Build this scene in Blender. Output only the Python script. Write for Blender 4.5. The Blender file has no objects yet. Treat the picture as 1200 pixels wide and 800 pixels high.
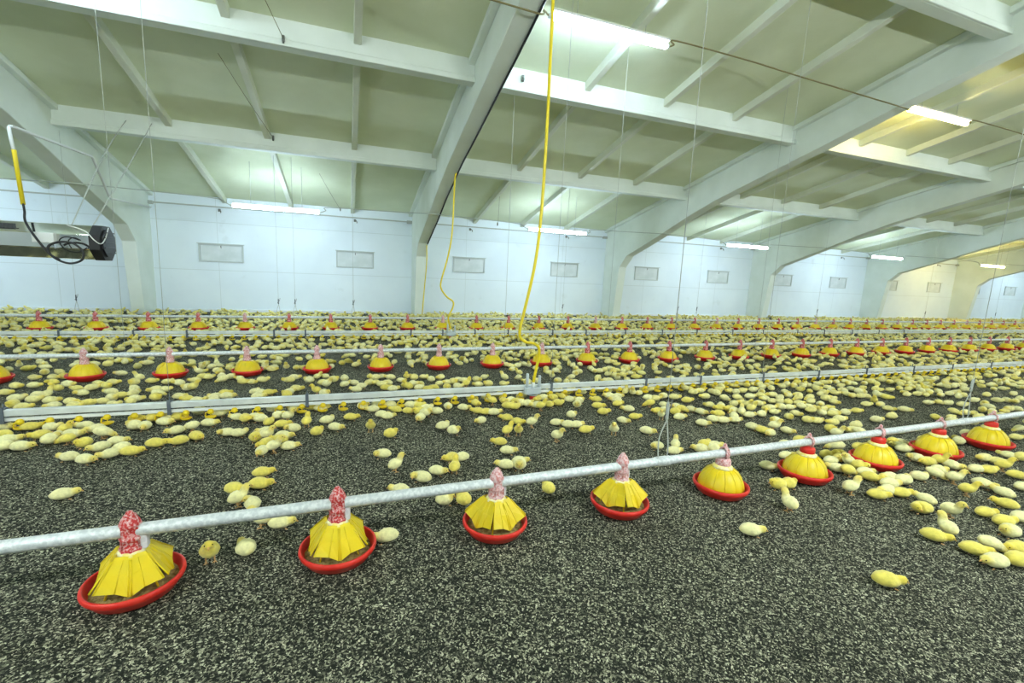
import bpy, bmesh, math, random
import numpy as np
from mathutils import Vector, Matrix, noise
random.seed(7); RNG = np.random.default_rng(7)
PI = math.pi
S = bpy.context.scene
COL = S.collection

# ------------------------------------------------------------------ camera, world, exposure
cam_d = bpy.data.cameras.new('camera'); cam = bpy.data.objects.new('camera', cam_d); COL.objects.link(cam)
cam_d.sensor_width = 36.0; cam_d.lens = 15.85; cam_d.clip_start = 0.05; cam_d.clip_end = 200
_r = Vector((0.93943, -0.33999, 0.04331)); _u = Vector((0.01108, 0.15642, 0.98763)); _f = Vector((0.34256, 0.92733, -0.15071))
cam.matrix_world = Matrix(((_r.x, _u.x, -_f.x, 0), (_r.y, _u.y, -_f.y, 0), (_r.z, _u.z, -_f.z, 1.349), (0, 0, 0, 1)))
S.camera = cam
w = bpy.data.worlds.new('world'); S.world = w; w.use_nodes = True
w.node_tree.nodes['Background'].inputs[0].default_value = (0.7, 0.8, 0.9, 1)
w.node_tree.nodes['Background'].inputs[1].default_value = 0.15
S.view_settings.view_transform = 'Standard'; S.view_settings.look = 'None'
S.view_settings.gamma = 1.0; S.view_settings.use_curve_mapping = False
S.view_settings.exposure = 0.12
S.cycles.max_bounces = 8; S.cycles.diffuse_bounces = 5; S.cycles.use_denoising = True
S.cycles.sample_clamp_indirect = 6.0
LAMP_COOL = (0.72, 0.92, 1.08); LAMP_WARM = (1.0, 0.80, 0.30); LAMP_FILL = (0.88, 0.97, 0.97)
LAMP_POWER = 125.0

# ------------------------------------------------------------------ building dimensions (metres)
YW = 13.70                                   # back wall plane
RIDGE = -1.5
SL = 0.224
def deck(y): return 2.9 + SL * (YW - y)      # underside of the roof slabs
FRAMES = [-11.34, -4.77, 1.80, 8.32, 14.95, 21.65, 28.2, 34.8, 41.4]   # left face of each portal frame
FW = 0.27

# ------------------------------------------------------------------ helpers
def tag(o, label=None, cat=None, group=None, kind=None):
    if label: o['label'] = label
    if cat: o['category'] = cat
    if group: o['group'] = group
    if kind: o['kind'] = kind
    return o
def empty(name, loc=(0, 0, 0), rz=0.0):
    o = bpy.data.objects.new(name, None); COL.objects.link(o)
    o.location = loc; o.rotation_euler = (0, 0, rz); o.empty_display_size = 0.1
    return o
class MB:
    """collects shapes; build() links them as one mesh object"""
    def __init__(s): s.v = []; s.f = []; s.m = []; s.sm = []
    def add(s, vs, fs, mi=0, smooth=False):
        n = len(s.v); s.v += [tuple(v) for v in vs]
        for f in fs: s.f.append([i + n for i in f]); s.m.append(mi); s.sm.append(smooth)
        return s
    def box(s, x0, x1, y0, y1, z0, z1, mi=0):
        return s.add([(x0,y0,z0),(x1,y0,z0),(x1,y1,z0),(x0,y1,z0),(x0,y0,z1),(x1,y0,z1),(x1,y1,z1),(x0,y1,z1)],
                     [(0,3,2,1),(4,5,6,7),(0,1,5,4),(1,2,6,5),(2,3,7,6),(3,0,4,7)], mi)
    def prism_x(s, poly, x0, x1, mi=0):       # polygon in (y, z), extruded along x
        n = len(poly); vs = [(x0, a, b) for a, b in poly] + [(x1, a, b) for a, b in poly]
        return s.add(vs, [list(range(n)), list(range(2*n-1, n-1, -1))] + [(i, i+n, (i+1) % n + n, (i+1) % n) for i in range(n)], mi)
    def prism_z(s, poly, z0, z1, mi=0):
        n = len(poly); vs = [(a, b, z0) for a, b in poly] + [(a, b, z1) for a, b in poly]
        return s.add(vs, [list(range(n-1, -1, -1)), list(range(n, 2*n))] + [(i, (i+1) % n, (i+1) % n + n, i+n) for i in range(n)], mi)
    def lathe(s, prof, seg=24, c=(0, 0), mi=0, smooth=True, mod=None):
        vs = []; n = len(prof)
        for j, (r, z) in enumerate(prof):
            for k in range(seg):
                t = 2*PI*k/seg; rr, zz = (r, z) if mod is None else mod(r, z, t, j)
                vs.append((c[0] + rr*math.cos(t), c[1] + rr*math.sin(t), zz))
        fs = [(j*seg+k, j*seg+(k+1) % seg, (j+1)*seg+(k+1) % seg, (j+1)*seg+k) for j in range(n-1) for k in range(seg)]
        return s.add(vs, fs, mi, smooth)
    def tube(s, pts, r, seg=8, mi=0, caps=True, smooth=True):
        P = [Vector(p) for p in pts]; n = len(P); vs = []
        R = r if isinstance(r, (list, tuple)) else [r]*n
        t0 = (P[1]-P[0]).normalized()
        a = t0.orthogonal().normalized()
        for i in range(n):
            t = (P[min(i+1, n-1)] - P[max(i-1, 0)]).normalized()
            a = (a - t*a.dot(t)).normalized(); b = t.cross(a)
            for k in range(seg):
                q = 2*PI*k/seg; vs.append(P[i] + (a*math.cos(q) + b*math.sin(q))*R[i])
        fs = [(i*seg+k, i*seg+(k+1) % seg, (i+1)*seg+(k+1) % seg, (i+1)*seg+k) for i in range(n-1) for k in range(seg)]
        if caps: fs += [list(range(seg-1, -1, -1)), list(range((n-1)*seg, n*seg))]
        return s.add(vs, fs, mi, smooth)
    def ball(s, c, r, mi=0, seg=10, rings=6):
        prof = [(max(1e-4, math.cos(-PI/2 + PI*j/rings)), math.sin(-PI/2 + PI*j/rings)) for j in range(rings+1)]
        rx, ry, rz = r if isinstance(r, (list, tuple)) else (r, r, r)
        vs = [(c[0]+p*rx*math.cos(2*PI*k/seg), c[1]+p*ry*math.sin(2*PI*k/seg), c[2]+z*rz) for p, z in prof for k in range(seg)]
        fs = [(j*seg+k, j*seg+(k+1) % seg, (j+1)*seg+(k+1) % seg, (j+1)*seg+k) for j in range(rings) for k in range(seg)]
        return s.add(vs, fs, mi, True)
    def mesh(s, name, mats):
        me = bpy.data.meshes.new(name); me.from_pydata(s.v, [], s.f)
        for m in (mats if isinstance(mats, (list, tuple)) else [mats]): me.materials.append(m)
        me.polygons.foreach_set('material_index', s.m); me.polygons.foreach_set('use_smooth', s.sm)
        me.update(); bm = bmesh.new(); bm.from_mesh(me); bmesh.ops.recalc_face_normals(bm, faces=bm.faces); bm.to_mesh(me); bm.free()
        return me
    def build(s, name, mats, parent=None, bevel=0):
        o = bpy.data.objects.new(name, s.mesh(name, mats)); COL.objects.link(o)
        if parent: o.parent = parent
        if bevel:
            b = o.modifiers.new('bevel', 'BEVEL'); b.width = bevel; b.segments = 2; b.limit_method = 'ANGLE'
        return o
def smooth_path(pts, n=8):
    P = [Vector(p) for p in pts]; out = []
    for i in range(len(P)-1):
        a, b, c, d = P[max(i-1, 0)], P[i], P[i+1], P[min(i+2, len(P)-1)]
        for k in range(n):
            t = k/n
            out.append(0.5*((2*b) + (c-a)*t + (2*a-5*b+4*c-d)*t*t + (3*b-a-3*c+d)*t**3))
    return out + [P[-1]]
def copy_tree(o, parent=None):
    c = o.copy(); COL.objects.link(c)
    if parent: c.parent = parent
    for ch in list(o.children): copy_tree(ch, c)
    return c
ORD = ('first second third fourth fifth sixth seventh eighth ninth tenth eleventh twelfth thirteenth fourteenth fifteenth sixteenth '
       'seventeenth eighteenth nineteenth').split()
def ordinal(n):
    tens = {20: 'twent', 30: 'thirt', 40: 'fort', 50: 'fift'}
    if n <= 19: return ORD[n-1]
    t = tens[n // 10 * 10]
    return t + 'ieth' if n % 10 == 0 else t + 'y-' + ORD[n % 10 - 1]

# ------------------------------------------------------------------ materials
def mat(name, col, rough=0.6, metal=0.0, col2=None, scale=6.0, detail=4.0, lo=0.4, hi=0.65, bump=0.0, bscale=40.0, spec=0.4):
    m = bpy.data.materials.new(name); m.use_nodes = True; nt = m.node_tree; b = nt.nodes['Principled BSDF']
    b.inputs['Roughness'].default_value = rough; b.inputs['Metallic'].default_value = metal
    b.inputs['Specular IOR Level'].default_value = spec
    b.inputs['Base Color'].default_value = (*col, 1)
    tc = nt.nodes.new('ShaderNodeTexCoord')
    if col2:
        n = nt.nodes.new('ShaderNodeTexNoise'); n.inputs['Scale'].default_value = scale; n.inputs['Detail'].default_value = detail
        nt.links.new(tc.outputs['Object'], n.inputs['Vector'])
        r = nt.nodes.new('ShaderNodeValToRGB'); r.color_ramp.elements[0].position = lo; r.color_ramp.elements[1].position = hi
        r.color_ramp.elements[0].color = (*col, 1); r.color_ramp.elements[1].color = (*col2, 1)
        nt.links.new(n.outputs['Fac'], r.inputs['Fac']); nt.links.new(r.outputs['Color'], b.inputs['Base Color'])
    if bump:
        n2 = nt.nodes.new('ShaderNodeTexNoise'); n2.inputs['Scale'].default_value = bscale; n2.inputs['Detail'].default_value = 3
        nt.links.new(tc.outputs['Object'], n2.inputs['Vector'])
        bp = nt.nodes.new('ShaderNodeBump'); bp.inputs['Strength'].default_value = bump; bp.inputs['Distance'].default_value = 0.01
        nt.links.new(n2.outputs['Fac'], bp.inputs['Height']); nt.links.new(bp.outputs['Normal'], b.inputs['Normal'])
    return m
def emit(name, col, power):
    m = bpy.data.materials.new(name); m.use_nodes = True; nt = m.node_tree
    e = nt.nodes.new('ShaderNodeEmission'); e.inputs[0].default_value = (*col, 1); e.inputs[1].default_value = power
    nt.links.new(e.outputs[0], nt.nodes['Material Output'].inputs[0])
    return m
M = {}
M['deck'] = mat('roof_slab_paint', (0.69, 0.74, 0.53), 0.8, col2=(0.75, 0.80, 0.60), scale=1.3, bump=0.15, bscale=25)
M['beam'] = mat('frame_paint', (0.73, 0.79, 0.73), 0.7, col2=(0.79, 0.85, 0.80), scale=1.6, bump=0.12, bscale=30)
M['rib'] = mat('rib_paint', (0.70, 0.73, 0.61), 0.75, col2=(0.76, 0.79, 0.68), scale=2.0)
M['pipe_grey'] = mat('galvanised_pipe', (0.56, 0.60, 0.62), 0.5, 0.25, col2=(0.74, 0.77, 0.78), scale=60, lo=0.42, hi=0.6)
M['alu'] = mat('aluminium_rail', (0.62, 0.66, 0.66), 0.45, 0.2, col2=(0.74, 0.78, 0.77), scale=9)
M['pvc'] = mat('white_pvc', (0.74, 0.77, 0.77), 0.4)
M['dark'] = mat('dark_plastic', (0.035, 0.04, 0.045), 0.45)
M['black'] = mat('black_rubber', (0.012, 0.012, 0.014), 0.5)
M['clip'] = mat('bracket_grey', (0.10, 0.12, 0.15), 0.5)
M['yellow'] = mat('yellow_plastic', (0.76, 0.56, 0.008), 0.38, col2=(0.72, 0.56, 0.02), scale=14)
M['cup'] = mat('yellow_cup', (0.80, 0.60, 0.02), 0.4)
M['collar'] = mat('dusty_yellow', (0.84, 0.72, 0.20), 0.6, col2=(0.88, 0.84, 0.60), scale=40)
M['red'] = mat('red_plastic', (0.62, 0.018, 0.012), 0.35, col2=(0.70, 0.04, 0.025), scale=20)
M['tower_red'] = mat('red_dusted', (0.50, 0.02, 0.02), 0.55, col2=(0.76, 0.52, 0.52), scale=110, lo=0.44, hi=0.66)
M['tower_pink'] = mat('red_heavily_dusted', (0.56, 0.16, 0.15), 0.6, col2=(0.78, 0.58, 0.60), scale=90, lo=0.34, hi=0.62)
M['dust_white'] = mat('dusted_clear_plastic', (0.66, 0.62, 0.66), 0.5, col2=(0.8, 0.77, 0.8), scale=60)
M['feed'] = mat('feed_mash', (0.20, 0.14, 0.045), 0.95, col2=(0.44, 0.34, 0.13), scale=55, lo=0.35, hi=0.65, bump=0.8, bscale=90)
M['hose'] = mat('yellow_hose', (0.80, 0.62, 0.02), 0.35)
M['cord'] = mat('nylon_cord', (0.45, 0.47, 0.44), 0.7)
M['cable_olive'] = mat('old_cable', (0.20, 0.17, 0.07), 0.7)
M['cable_grey'] = mat('grey_cable', (0.42, 0.45, 0.42), 0.7)
M['steel'] = mat('polished_steel', (0.72, 0.73, 0.70), 0.09, 1.0, col2=(0.78, 0.78, 0.74), scale=3)
M['enamel'] = mat('white_enamel', (0.75, 0.76, 0.74), 0.4)
M['regulator'] = mat('regulator_plastic', (0.50, 0.56, 0.60), 0.3)
M['hook'] = mat('hook_steel', (0.20, 0.21, 0.20), 0.5, 0.6)
M['beak'] = mat('beak', (0.62, 0.36, 0.10), 0.5)
M['eye'] = mat('eye', (0.01, 0.008, 0.006), 0.2)
M['leg'] = mat('chick_leg', (0.66, 0.40, 0.16), 0.6)
M['vent'] = mat('vent_panel', (0.70, 0.75, 0.77), 0.6, col2=(0.60, 0.66, 0.67), scale=3)
M['vent_edge'] = mat('vent_frame', (0.55, 0.60, 0.60), 0.6)
M['plinth'] = mat('plinth_paint', (0.80, 0.84, 0.86), 0.7)

def wall_material():
    m = mat('white_wall_paint', (0.75, 0.83, 0.90), 0.75, col2=(0.80, 0.88, 0.94), scale=0.8)
    nt = m.node_tree; b = nt.nodes['Principled BSDF']; tc = [n for n in nt.nodes if n.type == 'TEX_COORD'][0]
    sp = nt.nodes.new('ShaderNodeSeparateXYZ'); nt.links.new(tc.outputs['Object'], sp.inputs[0])
    def line(sock, period, offset, width):
        a = nt.nodes.new('ShaderNodeMath'); a.operation = 'ADD'; a.inputs[1].default_value = -offset; nt.links.new(sock, a.inputs[0])
        d = nt.nodes.new('ShaderNodeMath'); d.operation = 'PINGPONG'; d.inputs[1].default_value = period/2; nt.links.new(a.outputs[0], d.inputs[0])
        c = nt.nodes.new('ShaderNodeMath'); c.operation = 'LESS_THAN'; c.inputs[1].default_value = width; nt.links.new(d.outputs[0], c.inputs[0])
        return c.outputs[0]
    l1 = line(sp.outputs['Z'], 1.20, 1.08, 0.008); l2 = line(sp.outputs['X'], 3.27, 0.17, 0.006)
    mx = nt.nodes.new('ShaderNodeMath'); mx.operation = 'MAXIMUM'; nt.links.new(l1, mx.inputs[0]); nt.links.new(l2, mx.inputs[1])
    # scuffs
    n = nt.nodes.new('ShaderNodeTexNoise'); n.inputs['Scale'].default_value = 2.6; n.inputs['Detail'].default_value = 6; nt.links.new(tc.outputs['Object'], n.inputs['Vector'])
    r = nt.nodes.new('ShaderNodeMapRange'); r.inputs['From Min'].default_value = 0.66; r.inputs['From Max'].default_value = 0.80; r.inputs['To Max'].default_value = 0.25
    nt.links.new(n.outputs['Fac'], r.inputs['Value'])
    s = nt.nodes.new('ShaderNodeMath'); s.operation = 'MULTIPLY_ADD'; s.inputs[1].default_value = 0.35
    nt.links.new(mx.outputs[0], s.inputs[0]); nt.links.new(r.outputs[0], s.inputs[2])
    mix = nt.nodes.new('ShaderNodeMix'); mix.data_type = 'RGBA'; mix.inputs['B'].default_value = (0.42, 0.46, 0.45, 1)
    src = b.inputs['Base Color'].links[0].from_socket
    nt.links.new(s.outputs[0], mix.inputs['Factor']); nt.links.new(src, mix.inputs['A']); nt.links.new(mix.outputs['Result'], b.inputs['Base Color'])
    return m
M['wall'] = wall_material()

def litter_material():
    m = bpy.data.materials.new('litter'); m.use_nodes = True; nt = m.node_tree; b = nt.nodes['Principled BSDF']
    b.inputs['Roughness'].default_value = 0.9; b.inputs['Specular IOR Level'].default_value = 0.2
    tc = nt.nodes.new('ShaderNodeTexCoord')
    nz = nt.nodes.new('ShaderNodeTexNoise'); nz.inputs['Scale'].default_value = 30; nt.links.new(tc.outputs['Object'], nz.inputs['Vector'])
    add = nt.nodes.new('ShaderNodeVectorMath'); add.operation = 'MULTIPLY_ADD'; add.inputs[1].default_value = (0.03, 0.03, 0.0)
    nt.links.new(nz.outputs['Color'], add.inputs[0]); nt.links.new(tc.outputs['Object'], add.inputs[2])
    v = nt.nodes.new('ShaderNodeTexVoronoi'); v.inputs['Scale'].default_value = 150; nt.links.new(add.outputs[0], v.inputs['Vector'])
    sep = nt.nodes.new('ShaderNodeSeparateColor'); nt.links.new(v.outputs['Color'], sep.inputs[0])
    r = nt.nodes.new('ShaderNodeValToRGB'); e = r.color_ramp.elements
    e[0].position = 0.0; e[0].color = (0.012, 0.014, 0.011, 1); e[1].position = 1.0; e[1].color = (0.62, 0.61, 0.45, 1)
    for p, c in ((0.46, (0.018, 0.020, 0.015)), (0.68, (0.08, 0.083, 0.06)), (0.86, (0.27, 0.268, 0.19))):
        k = e.new(p); k.color = (*c, 1)
    nt.links.new(sep.outputs[0], r.inputs['Fac'])
    n2 = nt.nodes.new('ShaderNodeTexNoise'); n2.inputs['Scale'].default_value = 1.7; n2.inputs['Detail'].default_value = 4; nt.links.new(tc.outputs['Object'], n2.inputs['Vector'])
    mr = nt.nodes.new('ShaderNodeMapRange'); mr.inputs['From Min'].default_value = 0.3; mr.inputs['From Max'].default_value = 0.7; mr.inputs['To Min'].default_value = 0.78; mr.inputs['To Max'].default_value = 1.15
    nt.links.new(n2.outputs['Fac'], mr.inputs['Value'])
    mul = nt.nodes.new('ShaderNodeVectorMath'); mul.operation = 'SCALE'; nt.links.new(r.outputs['Color'], mul.inputs[0]); nt.links.new(mr.outputs[0], mul.inputs['Scale'])
    nt.links.new(mul.outputs[0], b.inputs['Base Color'])
    bp = nt.nodes.new('ShaderNodeBump'); bp.inputs['Strength'].default_value = 0.7; bp.inputs['Distance'].default_value = 0.006
    nt.links.new(sep.outputs[1], bp.inputs['Height']); nt.links.new(bp.outputs['Normal'], b.inputs['Normal'])
    return m
M['litter'] = litter_material()

def husk_material():
    m = bpy.data.materials.new('husk'); m.use_nodes = True; nt = m.node_tree; b = nt.nodes['Principled BSDF']
    b.inputs['Roughness'].default_value = 0.8; b.inputs['Specular IOR Level'].default_value = 0.25
    g = nt.nodes.new('ShaderNodeNewGeometry'); r = nt.nodes.new('ShaderNodeValToRGB'); e = r.color_ramp.elements
    e[0].color = (0.012, 0.014, 0.010, 1); e[1].color = (0.72, 0.70, 0.52, 1)
    for p, c in ((0.54, (0.020, 0.022, 0.016)), (0.70, (0.10, 0.103, 0.073)), (0.86, (0.38, 0.375, 0.265))):
        k = e.new(p); k.color = (*c, 1)
    nt.links.new(g.outputs['Random Per Island'], r.inputs['Fac']); nt.links.new(r.outputs['Color'], b.inputs['Base Color'])
    return m
M['husk'] = husk_material()

def down_material(name, base, tint):
    # fluffy down: the body colour, a stronger yellow on the head and rump (attribute 'head'), fine mottling
    m = bpy.data.materials.new(name); m.use_nodes = True; nt = m.node_tree; b = nt.nodes['Principled BSDF']
    b.inputs['Roughness'].default_value = 0.95; b.inputs['Specular IOR Level'].default_value = 0.1
    b.inputs['Sheen Weight'].default_value = 0.25; b.inputs['Sheen Roughness'].default_value = 0.6
    at = nt.nodes.new('ShaderNodeAttribute'); at.attribute_name = 'head'
    t = nt.nodes.new('ShaderNodeAttribute'); t.attribute_name = 'tint'
    c1 = nt.nodes.new('ShaderNodeMix'); c1.data_type = 'RGBA'; c1.inputs['A'].default_value = (*base, 1); c1.inputs['B'].default_value = (*tint, 1)
    nt.links.new(t.outputs['Fac'], c1.inputs['Factor'])
    c2 = nt.nodes.new('ShaderNodeMix'); c2.data_type = 'RGBA'; c2.inputs['B'].default_value = (0.76, 0.59, 0.06, 1)
    mm = nt.nodes.new('ShaderNodeMath'); mm.operation = 'MULTIPLY'; mm.inputs[1].default_value = 0.75; nt.links.new(at.outputs['Fac'], mm.inputs[0])
    nt.links.new(mm.outputs[0], c2.inputs['Factor']); nt.links.new(c1.outputs['Result'], c2.inputs['A'])
    tc = nt.nodes.new('ShaderNodeTexCoord'); n = nt.nodes.new('ShaderNodeTexNoise'); n.inputs['Scale'].default_value = 45; n.inputs['Detail'].default_value = 4
    nt.links.new(tc.outputs['Object'], n.inputs['Vector'])
    mr = nt.nodes.new('ShaderNodeMapRange'); mr.inputs['From Min'].default_value = 0.3; mr.inputs['From Max'].default_value = 0.7; mr.inputs['To Min'].default_value = 0.8; mr.inputs['To Max'].default_value = 1.08
    nt.links.new(n.outputs['Fac'], mr.inputs['Value'])
    mul = nt.nodes.new('ShaderNodeVectorMath'); mul.operation = 'SCALE'; nt.links.new(c2.outputs['Result'], mul.inputs[0]); nt.links.new(mr.outputs[0], mul.inputs['Scale'])
    nt.links.new(mul.outputs[0], b.inputs['Base Color'])
    bp = nt.nodes.new('ShaderNodeBump'); bp.inputs['Strength'].default_value = 0.5; bp.inputs['Distance'].default_value = 0.004
    n3 = nt.nodes.new('ShaderNodeTexNoise'); n3.inputs['Scale'].default_value = 220; nt.links.new(tc.outputs['Object'], n3.inputs['Vector'])
    nt.links.new(n3.outputs['Fac'], bp.inputs['Height']); nt.links.new(bp.outputs['Normal'], b.inputs['Normal'])
    return m
PALE = (0.84, 0.79, 0.40); YELL = (0.78, 0.66, 0.13)
M['down_pale'] = down_material('pale_down', PALE, PALE)
M['down_yellow'] = down_material('yellow_down', YELL, YELL)
M['down_mix'] = down_material('flock_down', PALE, YELL)

# ------------------------------------------------------------------ the setting
def struct(o): o['kind'] = 'structure'; return o
f = MB(); X0, X1 = -13.0, 46.0
nx, ny = 60, 60
struct(MB().box(X0, X1, -17.0, YW + 0.05, -0.2, 0.0).build('floor', M['litter']))
struct(MB().box(X0, X1, YW, YW + 0.2, 0.0, 3.05).build('wall_back', M['wall']))
struct(MB().box(X0, X1, -17.0, -16.8, 0.0, 3.05).build('wall_front', M['wall']))
struct(MB().prism_x([(-17, 0), (YW+0.2, 0), (YW+0.2, 2.95), (RIDGE, deck(RIDGE)+0.1), (-17, 2.95)], X0-0.2, X0).build('wall_left', M['wall']))
struct(MB().prism_x([(-17, 0), (YW+0.2, 0), (YW+0.2, 2.95), (RIDGE, deck(RIDGE)+0.1), (-17, 2.95)], X1, X1+0.2).build('wall_right', M['wall']))
yb = 2*RIDGE - YW
struct(MB().prism_x([(YW+0.3, deck(YW+0.3)), (RIDGE, deck(RIDGE)), (yb-0.3, deck(YW+0.3)), (yb-0.3, deck(YW+0.3)+0.2), (RIDGE, deck(RIDGE)+0.2), (YW+0.3, deck(YW+0.3)+0.2)], X0-0.2, X1+0.2).build('ceiling', M['deck']))
struct(MB().box(X0, X1, YW-0.05, YW, 0.0, 0.075).build('baseboard_back', M['plinth'], bevel=0.006))
# portal frames: column, haunch and tapering rafter in one casting
LOW = [(12.98, 0.0), (12.78, 1.68), (12.42, 2.03), (11.1, 2.49), (9.85, 2.96), (8.9, 3.27), (7.6, 3.61), (6.4, 3.91), (5.1, 4.27), (3.78, 4.59), (RIDGE, 5.75)]
def frame_poly():
    back = [(2*RIDGE - y, z) for y, z in reversed(LOW[:-1])]
    return [(YW+0.02, 0.0)] + LOW + back + [(yb, 0.0), (yb, 2.9), (RIDGE, deck(RIDGE)+0.02), (YW+0.02, 2.92)]
for i, x in enumerate(FRAMES):
    b = MB().prism_x(frame_poly(), x, x+FW)
    for sx in ((x-0.10, x), (x+FW, x+FW+0.10)):                 # slab bearing ledges along the rafter top
        b.prism_x([(YW, deck(YW)-0.09), (RIDGE, deck(RIDGE)-0.09), (RIDGE, deck(RIDGE)), (YW, deck(YW))], *sx)
    struct(b.build('trim_%d' % (i+1), M['beam'], bevel=0.012))
PURLINS = [9.95, 6.95, 3.95, 0.95]
k = len(FRAMES)
for i in range(len(FRAMES)-1):
    xa, xb = FRAMES[i]+FW-0.01, FRAMES[i+1]+0.01
    for y in PURLINS:
        zt = deck(y+0.16)+0.05; zb = deck(y)-0.33
        b = MB().prism_x([(y, zb), (y+0.16, zb), (y+0.16, zt), (y, zt)], xa, xb)
        b.prism_x([(y-0.035, zb), (y, zb), (y, zb+0.085), (y-0.02, zb+0.085), (y-0.035, zb+0.07)], xa, xb)
        k += 1; struct(b.build('trim_%d' % k, M['beam'], bevel=0.008))
    for j in (1, 2, 3):
        xr = FRAMES[i] + FW + (0.0 if j == 0 else 1.60 + 1.535*(j-1))
        spans = [(YW, PURLINS[0]+0.16)] + [(PURLINS[q], PURLINS[q+1]+0.16) for q in range(3)] + [(PURLINS[3], RIDGE)]
        for (ya, yc) in spans:
            b = MB().prism_x([(ya, deck(ya)-0.13), (yc, deck(yc)-0.13), (yc, deck(yc)+0.03), (ya, deck(ya)+0.03)], xr-0.05, xr+0.05)
            k += 1; struct(b.build('trim_%d' % k, M['rib'], bevel=0.01))
    # thin steel angle under the eaves of each bay, with its end bracket
    b = MB().box(xa, xb, YW-0.035, YW, 2.655, 2.685)
    b.box(xb-0.16, xb-0.02, YW-0.09, YW-0.0, 2.62, 2.70); b.box(xa+0.01, xa+0.10, YW-0.09, YW, 2.62, 2.70)
    k += 1; struct(b.build('trim_%d' % k, M['cable_grey']))
    for q in range(1):
        b = MB().box(xa, xb, YW-0.03, YW, 2.685, 2.95); k += 1; struct(b.build('trim_%d' % k, M['wall']))

# ------------------------------------------------------------------ wall vents and hooks
def vent(name_label, x):
    r = empty('wall_vent', (x, YW, 1.29)); tag(r, name_label, 'vent', 'air inlet vents along the back wall')
    b = MB(); W, Hh = 1.0, 0.45
    for q in ((0, W, 0, 0.035), (0, W, Hh-0.035, Hh), (0, 0.035, 0.035, Hh-0.035), (W-0.035, W, 0.035, Hh-0.035)):
        b.box(q[0], q[1], -0.035, 0.0, q[2], q[3])
    b.build('frame', M['vent_edge'], r, 0.004)
    MB().box(0.04, W-0.04, -0.018, -0.006, 0.04, Hh-0.04).build('flap', M['vent'], r, 0.004)
    MB().box(-0.02, W+0.02, -0.075, 0.0, Hh, Hh+0.02).build('drip_edge', M['vent_edge'], r)
    MB().tube([(W/2, -0.018, Hh-0.09), (W/2, -0.05, Hh-0.07), (W/2, -0.05, Hh-0.04), (W/2, -0.018, Hh-0.03)], 0.008, 6).build('pull_ring', M['hook'], r)
    return r
vx = []
for i in range(1, 7): vx += [FRAMES[i]+1.24, FRAMES[i]+4.50]
for i, x in enumerate(vx):
    vent('pale air inlet vent in the white back wall, %s from the left' % ordinal(i+1), x)
    r = MB(); hx = x+0.5
    r.box(hx-0.03, hx+0.03, -0.012+YW, YW, 2.56, 2.63)
    r.tube(smooth_path([(hx, YW-0.01, 2.60), (hx+0.02, YW-0.06, 2.595), (hx+0.05, YW-0.09, 2.56), (hx+0.045, YW-0.10, 2.52)], 4), 0.011, 6)
    tag(r.build('wall_hook', M['hook']), 'small steel hook high on the wall above the %s vent' % ordinal(i+1), 'hook', 'hooks above the vents')

# ------------------------------------------------------------------ batten lamps
def lamp(x, y, z, colour, label, group):
    r = empty('tube_lamp', (x, y, z)); tag(r, label, 'lamp', group)
    m = M['e_' + colour]
    L = 0.865
    prof = [(-L, 0.012), (-L+0.012, 0.03), (-L+0.035, 0.037), (L-0.035, 0.037), (L-0.012, 0.03), (L, 0.012)]
    MB().tube([(a, 0, 0) for a, q in prof], [q for a, q in prof], 10).build('diffuser', m, r)
    hw = 0.075 if z > 4 else 0.022
    MB().box(-L+0.02, L-0.02, -hw, hw, 0.038, 0.066).build('housing', M['enamel'], r, 0.006)
    for s in (-1, 1):
        MB().tube([(s*(L-0.03), 0, 0.0), (s*(L+0.012), 0, 0.0), (s*(L+0.02), 0, 0.0)], [0.032, 0.030, 0.016], 10).build('end_cap', M['pvc'], r)
        MB().tube([(s*0.5, 0, 0.06), (s*0.5, 0, deck(max(y, 2*RIDGE-y))-z)], 0.003, 5).build('hanger_wire', M['cable_grey'], r)
    return r
M['e_cool'] = emit('cool_tube_light', LAMP_COOL, LAMP_POWER*0.74)
M['e_warm'] = emit('warm_tube_light', LAMP_WARM, LAMP_POWER*0.8)
M['e_back'] = emit('fill_tube_light', LAMP_FILL, LAMP_POWER*0.8)  # glow of the added fill lamps behind the camera
M['e_roof'] = emit('roof_tube_light', LAMP_COOL, LAMP_POWER*0.55)
M['e_roof_warm'] = emit('roof_warm_tube_light', LAMP_WARM, LAMP_POWER*0.5)
M['e_low'] = emit('low_fill_tube_light', LAMP_FILL, LAMP_POWER*2.9)  # stronger glow for the low added fill row
WALLROW = [-8.2, -1.415, 5.37, 12.1, 18.95, 25.8, 32.6, 39.4]
WY, WZ, NY, NZ = 11.33, 2.50, 5.50, 4.424
for i, x in enumerate(WALLROW):
    lamp(x, WY, WZ, 'warm' if i == 5 else 'cool', '%s glowing tube lamp hung low before the back wall, %s from the left' % ('warm' if i == 5 else 'white', ordinal(i)) if i else 'white tube lamp before the back wall, beyond the left edge',
         'tube lamps along the back wall')
NEARROW = [-9.95, -3.37, 3.20, 9.95, 16.3, 22.9, 29.5, 36.1]
nl = ['white tube lamp under the roof far off to the left', 'white tube lamp under the roof left of the yellow hose', 'brightest white tube lamp high under the roof beside the long yellow hose',
      'warm tube lamp high under the roof beyond the third concrete frame']
for i, x in enumerate(NEARROW):
    lamp(x, NY, NZ, 'roof_warm' if i == 3 else 'cool' if i < 2 else 'roof', nl[i] if i < 4 else 'tube lamp high under the roof beyond the right edge, %s in its row' % ordinal(i+1), 'tube lamps high under the roof')
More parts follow.
